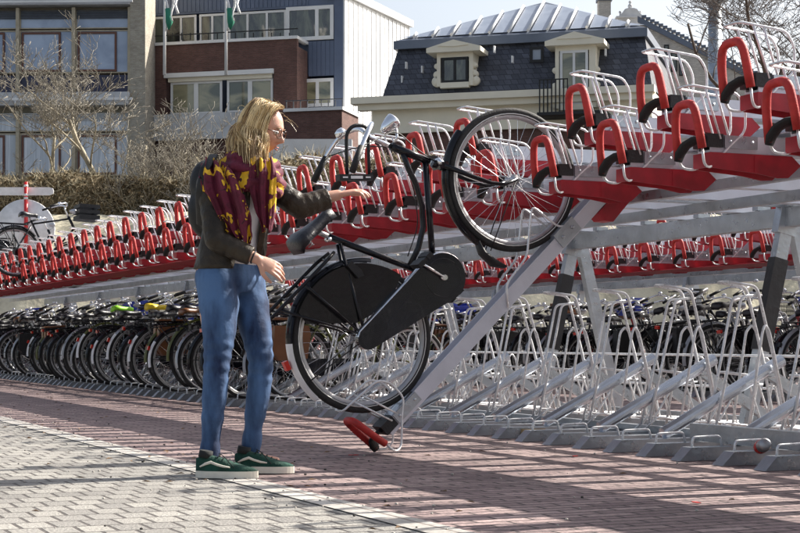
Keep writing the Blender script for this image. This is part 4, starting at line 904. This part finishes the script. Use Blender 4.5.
# hair
hair = [mat('hair_gold', (.46, .30, .12), .36, 0, .25, 30), mat('hair_pale', (.80, .62, .34), .32, 0, .2, 30), mat('hair_dark', (.20, .115, .045), .5, 0, .25, 30)]
b = MB(); hr_ = random.Random(5)
for lk in range(190):
    sy = -1 if hr_.random() < .66 else 1
    phi0 = hr_.uniform(58, 182) if sy < 0 else hr_.uniform(100, 182); a00 = hr_.uniform(-.055, .055); lay0 = hr_.uniform(.97, 1.09)
    L0_ = hr_.uniform(.20, .31) if hr_.random() < .8 else hr_.uniform(.08, .2); wv0 = hr_.uniform(0, 6.28); am0 = hr_.uniform(.002, .009); fq = hr_.uniform(5, 9); clk = hr_.uniform(-.45, -.20) if phi0 < 85 else hr_.uniform(-.34, .10) if phi0 < 110 else hr_.uniform(-.25, .12); cmat = hr_.choice((0, 0, 1, 1, 2)); tw = Vector((hr_.gauss(-.05, .035), hr_.gauss(0, .03), -1)).normalized()
    for k in range(19):
        phi = phi0+hr_.gauss(0, 5.5); a0 = a00+hr_.gauss(0, .008); lay = lay0+hr_.gauss(0, .012); ph = R(max(phi, 55)); ex, ey = math.cos(ph), math.sin(ph)*sy; pts = []
        for i in range(8):
            t = i/7*math.pi/2*1.04; sx = math.sin(t); cz = math.cos(t)
            x = a0*(1-sx)+.106*ex*sx*lay-.01*sx; y = (.004*sy+(.086*ey-.004*sy)*sx)*lay; z = .115*cz*lay+.004*math.sin(t*3+wv0)
            pts.append(hp(x, y, z+.003))
        p = pts[-1]; out = (p-Hc); out.z = 0; out.normalize(); L = L0_*hr_.uniform(.85, 1.1); j1, j2 = hr_.gauss(0, .010), hr_.gauss(0, .010)
        psh = Vector((.015, -.085, 0)) if (sy < 0 and phi0 < 150) else out*.02
        for i in range(1, 13):
            t = i/12; pin = 1-.5*t
            pts.append(p+tw*L*t+out*(clk*L*t*t*.6+(.022 if phi0 > 85 else .0)*math.sin(t*3.1))+Vector((math.sin(wv0+t*fq), .6*math.cos(wv0*1.3+t*fq*.9), 0))*am0*t**.8+Vector((j1, j2, 0))*pin*math.sin(t*2.6+.4)+psh*t**1.4)
        b.cm = cmat if hr_.random() < .75 else hr_.choice((0, 1, 2)); r0 = hr_.uniform(.0007, .0016)
        b.tube(pts, [r0*.8]+[r0]*(len(pts)-4)+[r0*.8, r0*.55, r0*.25], 4, caps=False)
for k in range(22):                                 # flyaway hairs
    a = hr_.uniform(0, 6.28); el = hr_.uniform(.1, 1.4); p = hp(.10*math.cos(a)*math.cos(el), .085*math.sin(a)*math.cos(el), .128*math.sin(el)); dr = (p-Hc).normalized(); b.cm = 1; q = p; pts = [p]
    vel = Vector((hr_.uniform(-.6, .2), hr_.uniform(-.4, .4), hr_.uniform(-.2, .5))).normalized()*.5+dr*.8
    for i in range(6): vel += Vector((hr_.gauss(.08, .1), hr_.gauss(0, .1), -.30)); q = q+vel.normalized()*hr_.uniform(.010, .016); pts.append(q)
    b.tube(pts, [.0006]*4+[.0004]*3, 3, caps=False)
b.cm = 2
vs = []; NA2, NE2 = 32, 16
for i in range(NE2+1):
    e = R(90-150*i/NE2)
    for j in range(NA2+1):
        a = R(70+220*j/NA2); vs.append(hp(.102*math.cos(e)*math.cos(a)-.006, .079*math.cos(e)*math.sin(a), .116*math.sin(e)+.001))
b.add(vs, [(i*(NA2+1)+j, i*(NA2+1)+j+1, (i+1)*(NA2+1)+j+1, (i+1)*(NA2+1)+j) for i in range(NE2) for j in range(NA2)], True)
wb(b, 'hair', hair)
# jeans
def denim():
    m = bpy.data.materials.new('blue_denim'); m.use_nodes = True; t = m.node_tree; q = t.nodes['Principled BSDF']; q.inputs['Roughness'].default_value = .85
    tc = t.nodes.new('ShaderNodeTexCoord')
    n = t.nodes.new('ShaderNodeTexNoise'); n.inputs['Scale'].default_value = 4.0; n.inputs['Detail'].default_value = 9; n.inputs['Roughness'].default_value = .55
    mp = t.nodes.new('ShaderNodeMapping'); mp.inputs['Scale'].default_value = (1.6, 1.6, .55); t.links.new(tc.outputs['Object'], mp.inputs[0]); t.links.new(mp.outputs[0], n.inputs['Vector'])
    r_ = t.nodes.new('ShaderNodeValToRGB'); r_.color_ramp.elements[0].position = .38; r_.color_ramp.elements[1].position = .62
    r_.color_ramp.elements[0].color = (.004, .015, .055, 1); r_.color_ramp.elements[1].color = (.078, .16, .32, 1)
    t.links.new(n.outputs[0], r_.inputs[0]); t.links.new(r_.outputs[0], q.inputs['Base Color'])
    n2 = t.nodes.new('ShaderNodeTexNoise'); n2.inputs['Scale'].default_value = 22; n2.inputs['Detail'].default_value = 5; mp2 = t.nodes.new('ShaderNodeMapping'); mp2.inputs['Scale'].default_value = (.9, .9, 1.1)
    t.links.new(tc.outputs['Object'], mp2.inputs[0]); t.links.new(mp2.outputs[0], n2.inputs['Vector'])
    bp = t.nodes.new('ShaderNodeBump'); bp.inputs['Strength'].default_value = .3; bp.inputs['Distance'].default_value = .02; t.links.new(n2.outputs[0], bp.inputs['Height']); t.links.new(bp.outputs[0], q.inputs['Normal'])
    return m
den = denim(); den2 = mat('dark_denim_seam', (.015, .04, .11), .9)
b = MB(); fr2 = random.Random(9)
def fold_leg(pts, rs):
    P_ = []; R_ = []
    n = 30
    for i in range(n+1):
        t = i/n*(len(pts)-1); k = min(int(t), len(pts)-2); f_ = t-k
        p = pts[k].lerp(pts[k+1], f_); ra = rs[k][0]+(rs[k+1][0]-rs[k][0])*f_; rb_ = rs[k][1]+(rs[k+1][1]-rs[k][1])*f_
        wv = .0
        zloc = p.z
        if zloc < .32: wv = .0045*math.sin(zloc*150+fr2.random())
        elif abs(zloc-.50) < .09: wv = .004*math.sin(zloc*120+fr2.random())
        else: wv = .002*math.sin(zloc*60)
        P_.append(p); R_.append((ra+wv, rb_+wv))
    b.tube(P_, R_, 24, flat=Vector((1, 0, 0))); b.ball(pts[0], rs[0][1]*.98, 16, 10)
fold_leg([W(217, 278, -.07), W(219, 305, -.09), W(219, 335, -.12), W(217, 362, -.135), W(215, 390, -.14), W(212, 425, -.14), W(209, 463, -.14)],
         [(.098, .105), (.092, .098), (.074, .080), (.060, .064), (.058, .062), (.047, .052), (.043, .048)])
fold_leg([W(243, 278, .07), W(250, 305, .05), W(257, 335, .01), W(261, 362, -.01), W(259, 390, .0), W(254, 422, .02), W(250, 457, .03)],
         [(.098, .105), (.088, .098), (.070, .080), (.058, .064), (.056, .062), (.045, .052), (.042, .048)])
b.tube([W(229, 246), W(229, 256), W(229, 268), W(230, 282), W(231, 294)], [(.145, .105), (.150, .112), (.162, .122), (.168, .128), (.12, .11)], 24, flat=rr)
jo = wb(b, 'jeans', den); remesh(jo, .008, 3)
b = MB()
for c, r_ in ((W(209, 462, -.14), .0455), (W(250, 456, .03), .0445)):
    for dz, q_ in ((0, .004), (.022, .0018)): b.tube([c+Vector(((r_+.001)*math.cos(a), (r_+.006)*math.sin(a), dz)) for a in [2*math.pi*i/24 for i in range(24)]], q_, 6, closed=True)
wb(b, 'hem', den, jo)
# shoes
green = mat('green_suede', (.004, .045, .030), .85, 0, .35, 25, .3, 90); sole = mat('cream_rubber', (.72, .68, .58), .55, 0, .08, 20); blks = mat('black_suede', (.012, .014, .014), .85)
def shoe(ax, ay, py_bot, dy, yaw):
    o_ = W(ax, py_bot, dy); o_.z = .0045; M_ = Matrix.Translation(o_) @ Matrix.Rotation(yaw, 4, 'Z')
    b = MB(); out = []
    L = .275
    def hw(t): return .034+.012*math.sin(math.pi*min(1, t*1.05))**.7+(.008*math.exp(-((t-.7)/.2)**2)) if t < .93 else .034
    prof = []; N = 22
    for i in range(N+1):
        t = i/N; wd = (hw(t))*min(1, (math.sin(math.pi*min(t, .5)*1.0)+.45))*(1 if t < .82 else math.sqrt(max(0, 1-((t-.82)/.185)**2))); prof.append((-.07+L*t, max(wd, .004)))
    poly = [(x, y) for x, y in prof]+[(x, -y) for x, y in reversed(prof)]
    b.prism(poly, 0, .030, axis='z', M=M_); so_ = wb(b, 'shoe', sole)
    b = MB(); rows = []; topz = [(.0, .085), (.12, .098), (.22, .10), (.33, .092), (.45, .085), (.60, .068), (.75, .055), (.9, .047), (1, .034)]
    for i in range(N+1):
        t = i/N; k = max(j for j in range(len(topz)) if topz[j][0] <= t+1e-9); k = min(k, len(topz)-2); f_ = (t-topz[k][0])/(topz[k+1][0]-topz[k][0]); zt_ = topz[k][1]+(topz[k+1][1]-topz[k][1])*f_
        x, wd = prof[i]; wd = max(wd-.003, .003); row = []
        for j in range(13):
            a = math.pi*j/12; c_, s_ = math.cos(a), math.sin(a); row.append(M_ @ Vector((x, wd*(abs(c_)**.6)*(1 if c_ > 0 else -1)*(1-.18*s_), .029+(zt_-.029)*s_**.7)))
        rows.append(row)
    vs = [p for r_ in rows for p in r_]; b.add(vs, [(i*13+j, (i+1)*13+j, (i+1)*13+j+1, i*13+j+1) for i in range(N) for j in range(12)], True)
    up = wb(b, 'upper', green, so_)
    b = MB()
    for sy in (-1, 1):       # wavy side stripe and heel panel
        pth = [(-.045, .050), (-.02, .062), (.005, .070), (.03, .060), (.06, .052), (.09, .048)]
        b.tube([M_ @ Vector((x, sy*(.0405+.007*math.sin(math.pi*(x+.07)/.28)), z_)) for x, z_ in pth], [(.003, .003), (.003, .006), (.003, .0065), (.003, .0055), (.003, .005), (.002, .003)], 8, flat=(0, 1, 0))
    wb(b, 'side_stripe', sole, so_)
    b = MB()
    for i in range(5):
        x = .03+.022*i; z_ = .100-.010*i; b.tube([M_ @ Vector((x, -.026, z_-.012)), M_ @ Vector((x+.006, 0, z_+.002)), M_ @ Vector((x, .026, z_-.012))], .0025, 5)
    b.tube(rp([M_ @ Vector((.03, 0, .105)), M_ @ Vector((.06, -.045, .10)), M_ @ Vector((.11, -.052, .045))], .02), .002, 5)
    wb(b, 'laces', green if False else blks, so_)
    b = MB(); b.tube([M_ @ Vector((-.030, 0, .088)), M_ @ Vector((-.025, 0, .118))], [(.034, .032), (.032, .030)], 16); wb(b, 'collar', blks, so_)
shoe(212, 470, 478, -.30, R(-6)); shoe(250, 470, 474, -.03, R(-8))
# shirt
b = MB(); b.tube([W(243, 178, -.01), W(241, 190), W(238, 205), W(234, 228), W(230, 248), W(229, 264)], [(.09, .06), (.150, .088), (.152, .112), (.135, .104), (.138, .112), (.150, .122)], 28, flat=rr)
wb(b, 'shirt', mat('white_cotton', (.72, .72, .74), .85, 0, .06, 12, .4, 25))
# jacket
jk = mat('dark_brown_leather', (.026, .019, .012), .5, 0, .6, 7, .8, 17); jk.node_tree.nodes['Principled BSDF'].inputs['Specular IOR Level'].default_value = .3
b = MB(); rings = [(W(243, 170), .06, .07, 14), (W(242, 177), .13, .085, 15), (W(240, 190), .170, .105, 17), (W(238, 205), .172, .127, 18), (W(235, 222), .164, .124, 19), (W(232, 240), .162, .124, 22), (W(230, 254), .168, .132, 28), (W(229, 270), .176, .142, 34)]
nA = 48; vs = []; RN = []
for k in range(len(rings)-1):
    for s_ in range(4): t = s_/4; RN.append(tuple([rings[k][0].lerp(rings[k+1][0], t)]+[rings[k][q]+(rings[k+1][q]-rings[k][q])*t for q in (1, 2, 3)]))
RN.append(rings[-1])
for k, (c, a_, d_, gp) in enumerate(RN):
    for j in range(nA+1):
        th = R(gp+(360-2*gp)*j/nA); fo = 1+.018*math.sin(th*9+k*.5)+.014*math.sin(th*4-k*.9)
        vs.append(c+rr*(a_*math.sin(th)*fo)+ff*(d_*math.cos(th)*fo+.012))
b.add(vs, [(k*(nA+1)+j, k*(nA+1)+j+1, (k+1)*(nA+1)+j+1, (k+1)*(nA+1)+j) for k in range(len(RN)-1) for j in range(nA)], True)
jt = wb(b, 'jacket', jk); sd_ = jt.modifiers.new('s', 'SOLIDIFY'); sd_.thickness = .010; sd_.offset = 0
def sleeve(P0, P1, P2, r0, r1, r2, r3, stop=.80, name='sleeve'):
    b = MB(); pts = []; rs = []
    path = [(P0, r0), (P0.lerp(P1, .5), r1), (P1, r2), (P1.lerp(P2, stop*.5), (r2+r3)/2), (P1.lerp(P2, stop), r3)]
    n = 44
    for i in range(n+1):
        t = i/n*(len(path)-1); k = min(int(t), len(path)-2); f_ = t-k; p = path[k][0].lerp(path[k+1][0], f_); r_ = path[k][1]+(path[k+1][1]-path[k][1])*f_
        amp = .0022 if abs(t-2) < .9 else .0012
        pts.append(p); rs.append((r_+amp*math.sin(i*1.15), r_+amp*math.sin(i*1.15+.8)))
    for q in range(3):
        pts = [pts[0]]+[(pts[i-1]+pts[i]*2+pts[i+1])/4 for i in range(1, n)]+[pts[-1]]
    b.tube(pts, rs, 22); b.ball(P0, r0*.98, 18, 12); s_ = wb(b, name, jk, jt); remesh(s_, .006, 2)
sleeve(RS+Vector((0, 0, -.005)), RE, RW, .068, .058, .054, .044, .86)
sleeve(LS, LE+Vector((0, 0, -.015)), LW, .066, .058, .058, .050, .74)
b = MB(); b.tube([RE.lerp(RW, .90)+Vector((0, 0, .0)), RE.lerp(RW, .93)], .031, 14); wb(b, 'wristband', X['blk'])
# lapels
b = MB()
b.tube([W(262, 178, -.05), W(266, 200, -.10), W(264, 225, -.11), W(258, 262, -.12)], [(.020, .006), (.028, .006), (.022, .006), (.016, .006)], 10, flat=rr); wb(b, 'jacket_edge', jk, jt)
# scarf
def scarfmat():
    m = bpy.data.materials.new('maroon_yellow_print'); m.use_nodes = True; t = m.node_tree; q = t.nodes['Principled BSDF']; q.inputs['Roughness'].default_value = .8
    tc = t.nodes.new('ShaderNodeTexCoord'); n = t.nodes.new('ShaderNodeTexNoise'); n.inputs['Scale'].default_value = 11; n.inputs['Detail'].default_value = 2.5; n.inputs['Distortion'].default_value = 1.2
    t.links.new(tc.outputs['Object'], n.inputs['Vector']); r_ = t.nodes.new('ShaderNodeValToRGB'); r_.color_ramp.interpolation = 'CONSTANT'
    e = r_.color_ramp.elements; e[0].color = (.085, .004, .018, 1); e[1].position = .555; e[1].color = (.70, .40, .015, 1); x_ = e.new(.545); x_.color = (.02, .004, .008, 1); y_ = e.new(.40); y_.color = (.115, .006, .026, 1)
    t.links.new(n.outputs[0], r_.inputs[0]); t.links.new(r_.outputs[0], q.inputs['Base Color'])
    n2 = t.nodes.new('ShaderNodeTexNoise'); n2.inputs['Scale'].default_value = 30; n2.inputs['Detail'].default_value = 5; t.links.new(tc.outputs['Object'], n2.inputs['Vector'])
    bp = t.nodes.new('ShaderNodeBump'); bp.inputs['Strength'].default_value = .5; bp.inputs['Distance'].default_value = .015; t.links.new(n2.outputs[0], bp.inputs['Height']); t.links.new(bp.outputs[0], q.inputs['Normal'])
    return m
sm = scarfmat()
def drape(b, path, widths, dirs, folds=4, amp=.012, n=26, seg=26):
    # a folded cloth band: path of centres, half widths along dirs, with lengthwise folds
    vs = []; m_ = len(path)-1
    for i in range(seg+1):
        t = i/seg*m_; k = min(int(t), m_-1); f_ = t-k; f2 = f_*f_*(3-2*f_)
        c = path[k].lerp(path[k+1], f_); w_ = widths[k]+(widths[k+1]-widths[k])*f2; d = dirs[k].lerp(dirs[k+1], f_).normalized()
        tn = (path[k+1]-path[k]).normalized(); nr = d.cross(tn).normalized()
        if nr.y > 0: nr = -nr
        for j in range(n+1):
            s_ = j/n*2-1; ht = amp*(math.sin(s_*folds*3.1+i*.16)+.5*math.sin(s_*folds*6.5+i*.3+1)); vs.append(c+d*(w_*s_)+nr*(ht-.02*abs(s_)**2)+tn*(.012*math.sin(s_*5+i*.2)))
    b.add(vs, [(i*(n+1)+j, i*(n+1)+j+1, (i+1)*(n+1)+j+1, (i+1)*(n+1)+j) for i in range(seg) for j in range(n)], True)
b = MB()
dd = (-rr*.9+Vector((0, 0, -.1))).normalized(); xd = Vector((1, 0, 0))
drape(b, [W(213, 160, -.10), W(217, 172, -.19), W(222, 190, -.215), W(230, 210, -.21), W(236, 230, -.20), W(242, 242, -.19)], [.060, .080, .088, .082, .066, .040], [Vector((1, -.3, -.2)), xd, xd, Vector((1, 0, -.15)), Vector((1, 0, -.25)), Vector((1, 0, -.35))], 3, .017)
drape(b, [W(260, 158, -.14), W(262, 172, -.165), W(263, 190, -.17), W(265, 208, -.165), W(267, 230, -.16)], [.056, .064, .058, .046, .024], [xd]*5, 2.4, .015)
sc = wb(b, 'scarf', sm); q = sc.modifiers.new('s', 'SOLIDIFY'); q.thickness = .006
b = MB(); nc = W(250, 168, -.01)
for li, (zo, ra, rb_, th, ph_) in enumerate(((-.010, .108, .098, .042, 0), (.026, .090, .088, .036, 1.5), (-.052, .124, .108, .036, 3), (-.085, .128, .112, .028, 4.4))):
    pts = []; rs = []
    for i in range(40):
        a = 2*math.pi*i/40; pts.append(nc+rr*(ra*math.cos(a))+ff*(rb_*math.sin(a)+.012)+Vector((0, 0, zo-.030*math.sin(a)+.008*math.sin(3*a+ph_)))); rs.append((th*(1+.22*math.sin(a*5+ph_)+.12*math.sin(a*11)), th*(.8+.2*math.cos(a*7+ph_))))
    b.tube(pts, rs, 14, closed=True)
lo = wb(b, 'scarf_loop', sm, sc); remesh(lo, .006, 2)
# backpack
bp_ = empty('backpack', W(203, 240, .12)); tag(bp_, 'black backpack worn on the woman\'s back', 'backpack')
b = MB(); b.v = []
for c, r_ in ((W(209, 186, .10), (.07, .12, .125)), (W(208, 212, .10), (.072, .125, .13)), (W(210, 200, .02), (.055, .08, .15))):
    b.ball(c-bp_.location, r_, 20, 14, Matrix.Rotation(R(-30), 3, 'Z'))
o = b.build('bag_body', X['blk'], bp_); remesh(o, .009, 8)
b = MB(); b.tube([p-bp_.location for p in (W(212, 160, .06), W(214, 155, -.06), W(205, 168, -.17), W(200, 195, -.16), W(201, 225, -.03))], [(.022, .005)]*5, 8, flat=rr); b.build('strap', X['blk'], bp_)
